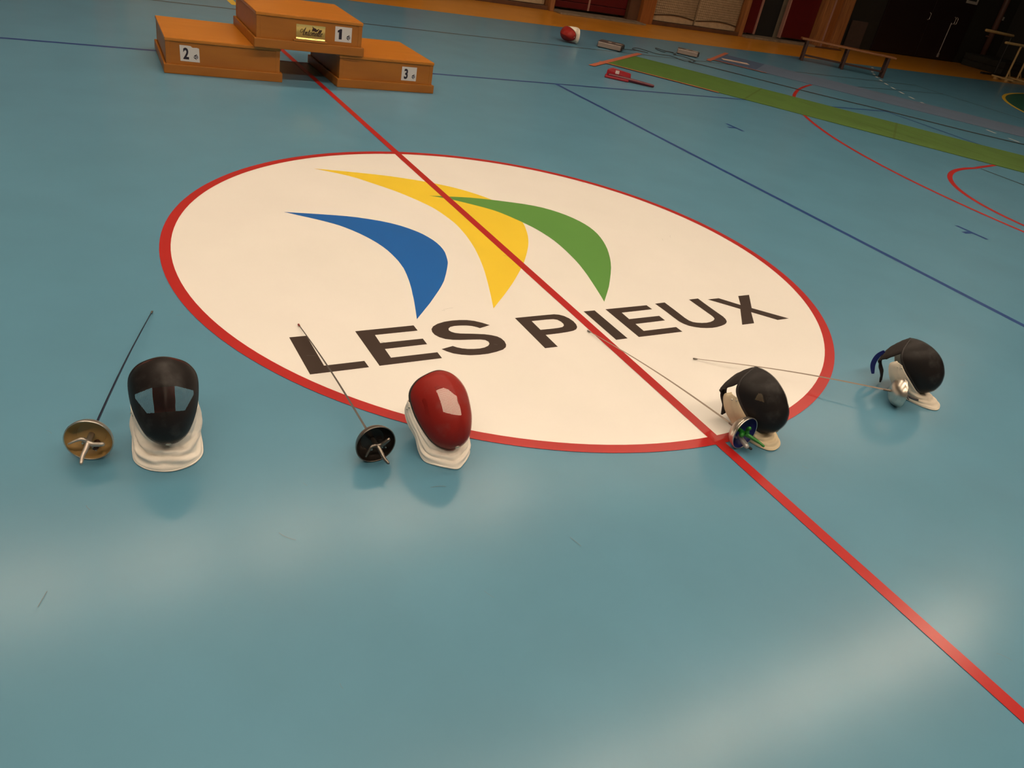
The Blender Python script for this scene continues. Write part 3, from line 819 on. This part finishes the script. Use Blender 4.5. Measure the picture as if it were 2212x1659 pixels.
    for r in range(rows + 1):
        f = r / rows; row = []
        for i in range(nb):
            s = i / (nb - 1)
            jf = j0 + (j1 - j0) * s
            ja = int(jf); A = T[ja % NS].lerp(T[(ja + 1) % NS], jf - ja)
            o_ = (A - Cc); o_ = (o_ - N * o_.dot(N)).normalized()
            A = A - N * 0.008 + o_ * 0.0015
            p = A.lerp(hc[i], f)
            ta = hc[min(i + 1, nb - 1)] - hc[max(i - 1, 0)]
            nd = ta.cross(hc[i] - A)
            if nd.length > 1e-6: nd.normalize()
            if nd.dot(Vector((p.x, p.y - 0.02, 0.03))) < 0: nd = -nd
            e = math.sin(math.pi * min(1, f * 1.02)) ** 0.7
            cs = (s - 0.5) * 2
            calm = 1.0 - 0.85 * min(1.0, max(0.0, (abs(cs) - 0.45) * 4)) if ear < 0.25 else 1.0 - min(1.0, max(0.0, (abs(cs) - 0.8) * 8))
            fold = wrinkle * e * calm * (math.sin(f * 19 + 1.5 * math.sin(cs * 4 + seed) + 2.8 * noise.noise((cs * 2.6, f * 1.5, seed))) + 1.4 * noise.noise((cs * 4, f * 5, seed + 3)) + 0.9 * noise.noise((cs * 9, f * 11, seed + 8)))
            row.append(bm.verts.new(p + nd * (0.006 * e + fold)))
        g.append(row)
    for r in range(rows):
        for i in range(nb - 1):
            bm.faces.new((g[r][i], g[r][i + 1], g[r + 1][i + 1], g[r + 1][i]))
    snaps = [(g[9][7].co.copy(), g[9][8].co.copy(), g[10][7].co.copy()), (g[9][nb - 9].co.copy(), g[9][nb - 8].co.copy(), g[10][nb - 9].co.copy()), (g[3][5].co.copy(), g[3][6].co.copy(), g[4][5].co.copy())]
    bmesh.ops.recalc_face_normals(bm, faces=bm.faces)
    o = obj('bib', bm, bib_mat, t, smooth=True)
    so = o.modifiers.new('thickness', 'SOLIDIFY'); so.thickness = 0.003; so.offset = 0.0
    bm = bmesh.new(); tube(bm, hc, 0.0030, 8); obj('bib_hem', bm, bib_mat, t, smooth=True)
    for p, q, r_ in snaps:
        nv = (q - p).cross(r_ - p).normalized()
        if nv.x * p.x < 0: nv = -nv
        bm = bmesh.new(); lathe(bm, [(0, 0.003), (0.003, 0.0025), (0.0042, 0.0), (0.0042, -0.003)], 12)
        sn = obj('snap', bm, M_snap, t, smooth=True)
        sn.matrix_local = Matrix.Translation(p + nv * 0.002) @ nv.to_track_quat('Z', 'Y').to_matrix().to_4x4()
    # chin stud
    bm = bmesh.new(); lathe(bm, [(0, 0.003), (0.006, 0.0022), (0.0075, 0.0), (0.0075, -0.003)], 16)
    sn = obj('chin_stud', bm, M_snap, t, smooth=True)
    p = dome(0.90, NS // 2); p2_ = dome(0.88, NS // 2); p3_ = dome(0.90, NS // 2 + 6)
    nv = (p2_ - p).cross(p3_ - p).normalized()
    if nv.y < 0: nv = -nv
    sn.matrix_local = Matrix.Translation(p + nv * 0.001) @ nv.to_track_quat('Z', 'X').to_matrix().to_4x4() @ Matrix.Diagonal((0.75, 1.1, 1, 1))
    if tail:
        bm = bmesh.new()
        P = crom(tail, 6); prev = None
        for i, p in enumerate(P):
            fr = i / (len(P) - 1)
            wd = 0.003 + 0.009 * math.sin(math.pi * (0.06 + 0.9 * fr)) ** 0.6
            tt = (P[min(i + 1, len(P) - 1)] - P[max(i - 1, 0)]).normalized()
            sd = tt.cross(Vector((1, 0.25, 0))).normalized()
            cur = [bm.verts.new(p + sd * (a_ * wd) + Vector((b_, 0, 0))) for a_, b_ in ((-1, 0.003), (1, 0.003), (1, -0.003), (-1, -0.003))]
            if prev:
                for k in range(4): bm.faces.new((prev[k], prev[(k + 1) % 4], cur[(k + 1) % 4], cur[k]))
            else: bm.faces.new(cur[::-1])
            prev = cur
        bm.faces.new(prev)
        bmesh.ops.recalc_face_normals(bm, faces=bm.faces)
        o = obj('strap_tail', bm, M_blue_strap, t, smooth=False); o['label'] = 'blue elastic strap hanging from the back'
    return t

R_ = math.radians
# hem outlines (x, forward, height) from the ear to the chin
HEM_BILL = [(0.098, -0.052, 0.172), (0.101, -0.074, 0.148), (0.102, -0.058, 0.098), (0.100, -0.026, 0.050), (0.098, 0.022, 0.014), (0.094, 0.085, 0.004), (0.082, 0.155, 0.004), (0.045, 0.196, 0.004), (0.0, 0.205, 0.004)]
HEM_SHORT = [(0.098, -0.050, 0.178), (0.101, -0.072, 0.155), (0.102, -0.054, 0.103), (0.100, -0.022, 0.058), (0.096, 0.026, 0.018), (0.090, 0.080, 0.004), (0.076, 0.136, 0.004), (0.042, 0.168, 0.004), (0.0, 0.175, 0.004)]
HEM_POINT = [(0.098, -0.046, 0.165), (0.105, -0.050, 0.120), (0.110, -0.010, 0.092), (0.098, 0.030, 0.060), (0.094, 0.060, 0.020), (0.088, 0.098, 0.004), (0.062, 0.130, 0.004), (0.030, 0.156, 0.004), (0.0, 0.172, 0.004)]
HEM_SKIRT = [(0.094, -0.050, 0.150), (0.098, -0.060, 0.110), (0.101, -0.052, 0.055), (0.103, -0.020, 0.010), (0.104, 0.040, 0.004), (0.098, 0.092, 0.004), (0.072, 0.130, 0.004), (0.038, 0.150, 0.004), (0.0, 0.158, 0.004)]
HEM_NEAR = [(0.094, -0.050, 0.176), (0.096, -0.072, 0.152), (0.090, -0.055, 0.102), (0.074, -0.024, 0.058), (0.062, 0.024, 0.018), (0.061, 0.080, 0.004), (0.060, 0.140, 0.004), (0.040, 0.170, 0.004), (0.0, 0.178, 0.004)]
HEM_NEAR_LONG = HEM_NEAR[:6] + [(0.066, 0.155, 0.004), (0.042, 0.196, 0.004), (0.0, 0.205, 0.004)]
def win_front(c_):      # eye openings of the lining
    v = 0.82 * c_.z - 0.57 * c_.y
    return 0.100 < v < 0.176 - 0.32 * max(0, abs(c_.x) - 0.035) and abs(c_.x) < 0.083 - 0.62 * max(0, 0.148 - v) and c_.y > 0.02
def win_red(c_):
    return c_.y > 0.02 and ((-0.006 < c_.x < 0.046 and 0.200 < c_.z < 0.256 - 0.6 * max(0, 0.012 - c_.x)) or (0.078 < c_.x < 0.086 and 0.170 < c_.z < 0.212))
def win_side(c_):
    return c_.x > 0.05 and 0.045 < c_.y < 0.085 and abs(c_.z - 0.208) < 0.013
fencing_mask('black wire fencing mask facing the camera, white wrinkled bib, beside the tan-lined sword', (-1.960, -1.278, 0.0), R_(-95), W_black, M_bib_white, M_fabric_blk, M_liner_brown,
             window=win_front, hem=HEM_SKIRT, pitch=R_(9), lift=0.040, size=0.975, wrinkle=0.0075, seed=2.3, ear=0.31, strap=0.034)
fencing_mask('red wire fencing mask with white bib standing on the edge of the white circle', (-1.108, -1.49, 0.0), R_(-86), W_red, M_bib_white, M_liner_red, M_liner_red,
             window=win_red, hem=HEM_POINT, wrinkle=0.0055, seed=5.1)
fencing_mask('black fencing mask with cream bib beside the blue-lined sword', (0.170, -1.724, 0.0), R_(-70), W_black, M_bib_cream, M_fabric_blk, M_fabric_blk,
             window=win_side, hem=HEM_SHORT, hem_near=HEM_NEAR, pitch=R_(6), seed=7.7)
fencing_mask('black fencing mask with blue strap and white bib, furthest right by the silver sword', (1.255, -1.682, 0.0), R_(-61.4), W_black, M_bib_dirty, M_fabric_blk, M_fabric_blk,
             tail=[(0.0, -0.120, 0.165), (0.004, -0.138, 0.130), (0.008, -0.140, 0.085), (0.01, -0.122, 0.04)], hem_near=HEM_NEAR_LONG, pitch=R_(3), seed=9.2)

# ---------------------------------------------------------------- épées
M_steel = mat('steel_brushed', (0.62, 0.58, 0.52), 0.32, metal=0.95, noise_amt=0.04, noise_scale=60)
M_steel_dark = mat('steel_dark', (0.20, 0.18, 0.16), 0.35, metal=0.9, noise_amt=0.1)
M_blade_dark = mat('blade_dark', (0.016, 0.018, 0.045), 0.4, metal=0.3)
M_blade_grey = mat('blade_grey', (0.20, 0.19, 0.18), 0.4, metal=0.8)
M_blade_warm = mat('blade_warm', (0.24, 0.20, 0.165), 0.4, metal=0.5)
M_alu = mat('aluminium', (0.50, 0.46, 0.42), 0.42, metal=0.8)
M_brasscup = mat('cup_tan', (0.42, 0.27, 0.10), 0.5, noise_amt=0.08, noise_scale=10)
M_cup_dark = mat('cup_dark', (0.035, 0.028, 0.024), 0.32, metal=0.5)
M_cup_blue = mat('cup_blue', (0.005, 0.010, 0.13), 0.5)
M_grip_green = mat('grip_green', (0.018, 0.20, 0.020), 0.35)
M_grip_grey = mat('grip_grey', (0.10, 0.095, 0.10), 0.45, metal=0.3)
M_brown_knob = mat('socket_brown', (0.05, 0.018, 0.012), 0.4)
M_clear = mat('socket_clear', (0.45, 0.44, 0.44), 0.2, spec=0.6)
M_tipred = mat('tip_red', (0.25, 0.03, 0.025), 0.45)

def sword(label, tip, bell, blade_m, cup_out, cup_in, grip_m, roll, R=0.068, tip_m=None, sock_m=None, style=0):
    """bell = point on the floor under the guard; the sword rests on the guard rim and the tip"""
    tipv = Vector((tip[0], tip[1], 0.007))
    bc = Vector((bell[0], bell[1], 0.0))
    hor = (tipv - bc); hor.z = 0
    L = hor.length
    inc = math.asin((R - 0.004) / L)
    bc.z = R * math.cos(inc) + 0.0025
    t = thing('fencing_sword', label, 'fencing sword', bc)
    Y = (tipv - bc).normalized()
    X = Y.cross(Vector((0, 0, 1))).normalized()
    Z = X.cross(Y)
    M = Matrix((X, Y, Z)).transposed()
    t.rotation_mode = 'QUATERNION'
    t.rotation_quaternion = M.to_quaternion()
    length = (tipv - bc).length
    # guard: outer shell and lining
    dep = 0.050
    def prof(R_, d, n=12, y0=0.0):
        return [(R_ * math.sin(math.pi / 2 * (1 - k / n)) ** 0.75 if k < n else 0.0, y0 + d * math.sin(math.pi / 2 * k / n) ** 1.15) for k in range(n + 1)]
    bm = bmesh.new()
    lathe(bm, [(R - 0.0022, -0.0006), (R - 0.0010, -0.0022), (R + 0.0010, -0.0012), (R + 0.0012, 0.002), (R - 0.0002, 0.005)] + prof(R - 0.0006, dep - 0.005, 14, 0.0055)[0:], 64, 'Y')
    obj('guard', bm, cup_out, t, smooth=True)
    bm = bmesh.new()
    lathe(bm, [(R - 0.0022, -0.0006)] + prof(R - 0.0024, dep - 0.008, 14, 0.001), 64, 'Y')
    obj('guard_lining', bm, cup_in, t, smooth=True)
    bm = bmesh.new()
    lathe(bm, [(0.0, 0.0365), (R * 0.70, 0.0345), (R * 0.80, 0.0315), (R * 0.80, 0.0335), (0.0, 0.0385)], 48, 'Y')
    obj('guard_pad', bm, cup_in, t, smooth=True)
    # blade: slightly bowed, tapering
    nseg = 22
    pts = []; rad = []
    for i in range(nseg + 1):
        f = i / nseg
        y = dep - 0.004 + (length - 0.017 - dep) * f
        bow = 0.014 * math.sin(math.pi * f)
        pts.append((0.0, y, bow)); rad.append(0.0046 * (1 - f) + 0.0021 * f)
    bm = bmesh.new(); tube(bm, pts, rad, 3 if style != 9 else 8, caps=False)
    obj('blade', bm, blade_m, t)
    bm = bmesh.new(); tube(bm, [(0, dep - 0.004, 0.001), (0, dep + 0.03, 0.002)], [0.0062, 0.0052], 8); obj('blade_shoulder', bm, blade_m, t)
    bm = bmesh.new(); tube(bm, [(0, length - 0.020, 0.0), (0, length - 0.009, -0.0005), (0, length - 0.003, -0.0005)], [0.0030, 0.0041, 0.0041], 10); obj('tip', bm, tip_m or M_steel_dark, t, smooth=True)
    # pistol grip
    gr = bpy.data.objects.new('grip', None)
    c, s = math.cos(roll), math.sin(roll)
    def Q(x, y, z): return Vector((x * c - z * s, y, x * s + z * c))
    bm = bmesh.new()
    tube(bm, [Q(0, 0.036, 0), Q(0, 0.01, -0.001), Q(0.002, -0.012, -0.002)], [0.0085, 0.0085, 0.0095], 12)
    if style == 2:       # green orthopaedic grip: two stubby prongs and a long tail
        tube(bm, crom([Q(0.0, 0.006, 0.0), Q(-0.016, 0.002, 0.010), Q(-0.030, -0.008, 0.012)], 4), [0.0085, 0.0085, 0.009, 0.0095, 0.0098, 0.010, 0.0102, 0.0102, 0.010], 10)
        tube(bm, crom([Q(0.002, -0.008, 0.0), Q(0.006, -0.006, 0.022), Q(0.004, -0.016, 0.034)], 4), [0.0085, 0.0085, 0.008, 0.008, 0.008, 0.008, 0.008, 0.008, 0.0078], 10)
        tp = crom([Q(0.002, -0.010, -0.002), Q(0.008, -0.030, -0.008), Q(0.016, -0.055, -0.016), Q(0.022, -0.078, -0.026)], 4)
    else:
        tp = crom([Q(0.002, -0.010, -0.002), Q(0.001, -0.035, -0.010), Q(-0.001, -0.060, -0.018), Q(0.002, -0.085, -0.024)], 4)
        # long thin prong on one side, flat broad prong on the other
        pr = crom([Q(0.0, -0.008, 0.0), Q(-0.014, -0.012, 0.011), Q(-0.030, -0.016, 0.006), Q(-0.048, -0.022, -0.004)], 4)
        tube(bm, pr, [0.0075 - 0.0048 * i / (len(pr) - 1) for i in range(len(pr))], 10)
        pr = crom([Q(0.0, -0.010, 0.0), Q(0.014, -0.014, -0.002), Q(0.030, -0.018, 0.002), Q(0.044, -0.02, 0.006)], 4)
        tube(bm, pr, [0.0085 - 0.002 * i / (len(pr) - 1) for i in range(len(pr))], 10, flat=(1.0, 1.0))
    tube(bm, tp, [0.0088 - 0.0038 * i / (len(tp) - 1) for i in range(len(tp))], 10)
    obj('grip', bm, grip_m, t, smooth=True)
    # socket under the grip
    bm = bmesh.new()
    if style == 2:
        tube(bm, [Q(-0.004, 0.022, -0.026), Q(-0.008, -0.004, -0.036), Q(-0.012, -0.026, -0.044)], [0.009, 0.0105, 0.0105], 12)
    else:
        tube(bm, [Q(0.018, 0.030, -0.024), Q(0.018, 0.006, -0.026)], 0.010, 12, caps=True)
    obj('socket', bm, sock_m or M_brown_knob, t, smooth=True)
    if style == 2:
        bm = bmesh.new(); tube(bm, [Q(-0.006, -0.034, -0.048), Q(-0.004, -0.042, -0.050)], 0.0055, 10); obj('socket_knob', bm, M_black, t, smooth=True)
    for k, (qx, qz) in enumerate(((0.013, -0.021), (0.023, -0.030))):
        bm = bmesh.new(); tube(bm, [Q(qx, 0.004, qz), Q(qx, -0.004, qz)], 0.0028, 8); obj('socket_pin', bm, M_steel, t)
    bm = bmesh.new(); tube(bm, [Q(-0.020, 0.032, -0.026), Q(-0.020, 0.022, -0.026)], 0.005, 6); obj('nut', bm, M_steel, t)
    return t

sword('fencing sword with tan guard lining and dark blade, furthest left', (-1.893, -0.393), (-2.182, -1.309), M_blade_dark, M_steel, M_brasscup, M_alu, R_(-6), R=0.0685, sock_m=M_brown_knob)
sword('fencing sword with dark guard lining, blade across the letter L', (-1.352, -0.593), (-1.354, -1.545), M_blade_grey, M_steel_dark, M_cup_dark, M_steel_dark, R_(28), tip_m=M_tipred, sock_m=M_black)
sword('fencing sword with blue guard lining and green grip, blade along the red line', (-0.043, -0.873), (0.064, -1.842), M_blade_warm, M_steel, M_cup_blue, M_grip_green, R_(15), sock_m=M_clear, style=2)
sword('silver fencing sword furthest right, its domed guard in front of the mask with blue strap', (0.343, -1.212), (1.120, -1.784), M_blade_warm, M_steel, M_steel_dark, M_grip_grey, R_(0))

# ---------------------------------------------------------------- fencing strips on the floor
M_green = mat('strip_green', (0.060, 0.135, 0.016), 0.75, noise_amt=0.1, noise_scale=3, bump=0.2, bump_scale=120)
M_stripblue = mat('strip_blue_grey', (0.10, 0.145, 0.225), 0.6, noise_amt=0.06, noise_scale=3)
M_stripblue2 = mat('strip_blue_dark', (0.05, 0.085, 0.16), 0.7, noise_amt=0.06)
M_tape = mat('tape_orange', (0.42, 0.115, 0.06), 0.6, noise_amt=0.1)
def fstrip(label, name, p0, d, wdt, L, m, h=0.006):
    t = thing(name, label, 'fencing strip', (p0[0], p0[1], 0), math.atan2(d[1], d[0]))
    bm = bmesh.new()
    nx, ny = 60, 6
    g = [[bm.verts.new((L * i / nx, wdt * j / ny, h + 0.0015 * math.sin(i * 0.9 + j * 0.8))) for i in range(nx + 1)] for j in range(ny + 1)]
    for j in range(ny):
        for i in range(nx):
            bm.faces.new((g[j][i], g[j][i + 1], g[j + 1][i + 1], g[j + 1][i]))
    edge = [v for v in g[0]] + [g[j][nx] for j in range(1, ny + 1)] + [v for v in reversed(g[ny][:-1])] + [g[j][0] for j in range(ny - 1, 0, -1)]
    low = [bm.verts.new((v.co.x, v.co.y, 0.0028)) for v in edge]
    for i in range(len(edge)):
        k = (i + 1) % len(edge)
        bm.faces.new((edge[i], low[i], low[k], edge[k]))
    obj('mat_sheet', bm, m, t)
    return t
dg = Vector((0.602, -0.798))
t = fstrip('long green fencing strip lying diagonally on the blue floor', 'fencing_strip', (4.80, 6.09), dg, 1.40, 14.0, M_green)
def tstrip(pts, wdt, parent, z=0.0095, name='tape'):
    bm = bmesh.new(); strip(bm, pts, wdt, z); return obj(name, bm, M_tape, parent)
tstrip([(-0.03, -0.55), (-0.03, 1.8)], 0.09, t, 0.0088)
tstrip([(-0.1, -0.02), (1.65, -0.02)], 0.05, t, 0.0098)
M_crease = mat('strip_green_crease', (0.055, 0.105, 0.012), 0.8)
for k in range(9):
    bm = bmesh.new(); x0 = 2.5 + k * 0.42; strip(bm, [(x0, 1.2 - (k % 3) * 0.2), (x0 + 1.1, 0.35 - (k % 2) * 0.15)], 0.018, 0.0082); obj('crease', bm, M_crease, t)
bm = bmesh.new(); strip(bm, [(2.0, 0.0), (2.02, 1.4)], 0.03, 0.0083); obj('crease', bm, M_crease, t)
bm = bmesh.new(); strip(bm, [(3.95, 0.0), (3.97, 1.4)], 0.03, 0.0083); obj('crease', bm, M_crease, t)
db = Vector((0.612, -0.79))
t2 = fstrip('long blue-grey fencing strip lying beyond the green strip', 'fencing_strip', (7.98, 7.42), db, 1.22, 14.0, M_stripblue)
bm = bmesh.new(); strip(bm, [(0.0, 0.6), (0.75, 0.6)], 1.15, 0.0088); obj('end_section', bm, M_stripblue2, t2)
tstrip([(-0.02, -0.3), (-0.02, 1.5)], 0.08, t2, 0.0092)
tstrip([(-0.1, -0.02), (0.95, -0.02)], 0.05, t2, 0.0098)
t = thing('paper_sheet', 'white paper note lying on the end of the blue strip', 'paper', (8.56, 7.47, 0.0095), math.atan2(-0.17, 0.30))
M_note = mat('note_paper', (0.55, 0.42, 0.34), 0.6)
obj('sheet', box_bm((-0.24, -0.09, 0), (0.24, 0.09, 0.002)), M_note, t)
bm = bmesh.new(); strip(bm, [(-0.05, 0.0), (0.10, 0.01)], 0.04, 0.0024); obj('printed_mark', bm, M_tape, t)

# ---------------------------------------------------------------- scoring machines and cables
M_case = mat('machine_case', (0.17, 0.15, 0.145), 0.35, metal=0.6)
M_face = mat('machine_face', (0.36, 0.28, 0.24), 0.35, metal=0.5)
def machine(label, loc, rz, wdt=0.40, dep=0.24, h=0.085):
    t = thing('scoring_machine', label, 'machine', loc, rz)
    obj('case', box_bm((-wdt / 2, -dep / 2, 0.008), (wdt / 2, dep / 2, h), 0.008), M_case, t)
    obj('front_face', box_bm((-wdt / 2 + 0.01, -dep / 2 - 0.006, 0.014), (wdt / 2 - 0.01, -dep / 2 + 0.002, h - 0.006), 0.003), M_face, t)
    for sx_ in (-1, 1):
        obj('foot', box_bm((sx_ * (wdt / 2 - 0.03) - 0.015, -dep / 2 + 0.02, 0), (sx_ * (wdt / 2 - 0.03) + 0.015, dep / 2 - 0.02, 0.008)), M_black, t)
    for x, wd in ((-0.02, 0.05), (0.12, 0.09)):
        obj('label_plate', box_bm((x - wd / 2, -0.03, h), (x + wd / 2, 0.03, h + 0.003), 0.001), M_frame, t)
    obj('side_cap', box_bm((wdt / 2, -dep / 2 + 0.02, 0.02), (wdt / 2 + 0.02, dep / 2 - 0.02, h - 0.01), 0.006), M_black, t)
    return t
machine('grey scoring machine lying on the floor behind the end of the green strip', (5.78, 7.42, 0.0), R_(-42), 0.38, 0.36)
machine('grey scoring machine with coiled cable near the end of the blue strip', (7.56, 7.62, 0.0), R_(-42), 0.36, 0.22)
M_cable = mat('cable_dark', (0.02, 0.02, 0.02), 0.5)
def cable(label, pts, r):
    o = tag(obj('cable', tube(bmesh.new(), crom([(p[0], p[1], (p[2] if len(p) > 2 else 0) + r + 0.0028) for p in pts], 8), r, 6), M_cable, smooth=True), label, 'cable')
    return o
cable('black cable running between the green and blue strips', [(7.02, 6.92), (7.38, 6.49), (8.2, 5.40), (8.87, 4.66), (9.2, 4.25), (9.77, 3.52), (10.3, 2.98), (11.2, 2.0)], 0.0065)
cable('thin looping cable beside the left scoring machine', [(6.05, 7.45), (6.35, 7.46), (6.5, 7.35), (6.33, 7.55), (6.55, 7.7), (6.7, 7.35), (6.95, 7.30), (6.95, 7.0), (7.1, 6.98), (7.05, 6.86)], 0.0045)
cable('coiled cable beside the right scoring machine', [(7.30, 7.68), (7.16, 7.78), (7.12, 7.95), (7.02, 7.78), (7.04, 7.6), (7.18, 7.72), (7.25, 7.55), (7.12, 7.45), (7.27, 7.4), (7.3, 7.1), (7.16, 6.98)], 0.005)

# ---------------------------------------------------------------- red scoop by the green strip
M_redplastic = mat('red_plastic', (0.30, 0.012, 0.022), 0.32)
M_redplastic2 = mat('red_plastic_dark', (0.10, 0.006, 0.018), 0.35)
t = thing('dustpan', 'red long-handled dustpan lying on the floor beside the green strip', 'dustpan', (4.30, 5.08, 0), math.atan2(-0.33, 0.42))
bm = bmesh.new()
prof_ = [(-0.16, 0.0, 0.003), (-0.16, 0.0, 0.085), (-0.10, 0.02, 0.115), (0.15, 0.05, 0.085), (0.16, 0.04, 0.02)]
front = [bm.verts.new((p[0], p[1] + 0.02, p[2])) for p in prof_]
back = [bm.verts.new((p[0], p[1] + 0.05, p[2])) for p in prof_]
bm.faces.new(front); bm.faces.new(back[::-1])
for i in range(5):
    k = (i + 1) % 5
    bm.faces.new((front[i], back[i], back[k], front[k]))
bmesh.ops.recalc_face_normals(bm, faces=bm.faces)
bmesh.ops.bevel(bm, geom=list(bm.edges), offset=0.006, segments=2, affect='EDGES')
obj('pan_back', bm, M_redplastic, t)
bm = box_bm((-0.17, -0.10, 0.003), (0.14, 0.045, 0.03), 0.008)
obj('pan_tray', bm, M_redplastic, t)
bm = bmesh.new(); tube(bm, [(-0.12, -0.06, 0.035), (0.1, -0.05, 0.03), (0.30, -0.06, 0.025), (0.46, -0.075, 0.022)], [0.026, 0.025, 0.022, 0.018], 12); obj('handle', bm, M_redplastic2, t, smooth=True)
obj('white_label', box_bm((-0.05, 0.028, 0.055), (0.0, 0.032, 0.095)), M_paper, t)

# ---------------------------------------------------------------- bench
M_bench = mat('bench_plank', (0.26, 0.095, 0.028), 0.4, color2=(0.20, 0.07, 0.02), noise_scale=3, stretch=(1, 8, 8))
M_benchleg = mat('bench_leg', (0.045, 0.016, 0.011), 0.5)
ang = math.atan2(-1.04, 1.27)
t = thing('bench', 'low wooden bench with dark legs in front of the timber pillar', 'bench', (12.14, 8.14, 0), ang)
BL = 0.95
obj('seat', box_bm((-BL, -0.13, 0.385), (BL, 0.13, 0.418), 0.008), M_bench, t)
for x in (-0.82, 0.0, 0.82):
    for s in (-1, 1):
        obj('leg', box_bm((x - 0.025, s * 0.10 - 0.022, 0), (x + 0.025, s * 0.10 + 0.022, 0.385), 0.004), M_benchleg, t)
    obj('cross_bar', box_bm((x - 0.018, -0.078, 0.33), (x + 0.018, 0.078, 0.375), 0.003), M_benchleg, t)
for x0, x1 in ((-0.795, -0.025), (0.025, 0.795)):
    obj('stretcher', box_bm((x0, -0.015, 0.09), (x1, 0.015, 0.125), 0.003), M_benchleg, t)
for x in (-0.82, 0.0, 0.82):
    obj('low_bar', box_bm((x - 0.015, -0.078, 0.088), (x + 0.015, 0.078, 0.127), 0.003), M_benchleg, t)

# ---------------------------------------------------------------- parallel bars
t = thing('parallel_bars', 'cream gymnastic bars on braced uprights near the dark wall', 'gym bars', (20.7, 9.5, 0))
obj('base_rail', box_bm((-0.75, -0.30, 0.0), (2.2, -0.22, 0.05), 0.006), M_cream, t)
obj('base_rail', box_bm((-0.75, 0.02, 0.0), (2.2, 0.10, 0.05), 0.006), M_cream, t)
for x in (-0.68, 0.1, 1.9):
    obj('base_tie', box_bm((x - 0.04, -0.42, 0.05), (x + 0.04, 0.2, 0.085), 0.006), M_cream, t)
for x, y in ((-0.25, 0.06), (0.28, 0.06), (1.8, 0.06)):
    bm = bmesh.new(); tube(bm, [(x, y, 0.05), (x, y, 0.84)], 0.026, 10); obj('upright', bm, M_cream, t)
    bm = bmesh.new(); tube(bm, [(x + 0.17, y, 0.07), (x + 0.02, y, 0.24)], 0.012, 8); obj('brace', bm, M_cream, t)
    obj('brace_foot', box_bm((x - 0.03, y - 0.03, 0.05), (x + 0.22, y + 0.03, 0.075), 0.005), M_cream, t)
bm = bmesh.new(); tube(bm, [(-1.0, 0.06, 0.885), (2.3, 0.06, 0.86)], 0.032, 12); obj('bar', bm, M_cream, t, smooth=True)
bm = bmesh.new(); tube(bm, [(-0.95, 0.75, 1.055), (0.35, 0.75, 1.03)], 0.036, 12); obj('bar', bm, M_cream, t, smooth=True)
bm = bmesh.new(); tube(bm, [(0.30, 0.75, 0.05), (0.30, 0.75, 1.0)], 0.026, 10); obj('upright', bm, M_black, t)
obj('base_rail', box_bm((-0.3, 0.71, 0.0), (0.9, 0.79, 0.05), 0.006), M_black, t)

t = thing('crash_mat', 'dark folded crash mat on the floor behind the cream bars', 'gym mat', (22.1, 11.0, 0), 0.0)
M_crash = mat('crash_mat_dark', (0.014, 0.014, 0.010), 0.75)
obj('lower_pad', box_bm((-0.45, -0.55, 0.0), (1.3, 0.75, 0.17), 0.02), M_crash, t)
obj('upper_pad', box_bm((-0.45, -0.55, 0.172), (1.3, 0.75, 0.34), 0.02), M_crash, t)

# ---------------------------------------------------------------- far red mask lying on its side
ux = Vector((-0.80, 0.28, 0)).normalized()      # crown points this way, lying on the floor
fwd = Vector((-0.35, -0.75, -0.08)).normalized()
fwd = (fwd - ux * fwd.dot(ux)).normalized()
rgt = fwd.cross(ux)
lean = Matrix((rgt, fwd, ux)).transposed().to_quaternion()
fencing_mask('red fencing mask lying on its side by the orange border', (5.17, 7.50, 0.118), 0, W_red, M_bib_dirty, M_liner_red, M_liner_red, quat=lean, size=1.0, hem=[(p[0], p[1], p[2] * 0.6) for p in HEM_SKIRT], seed=3.3)
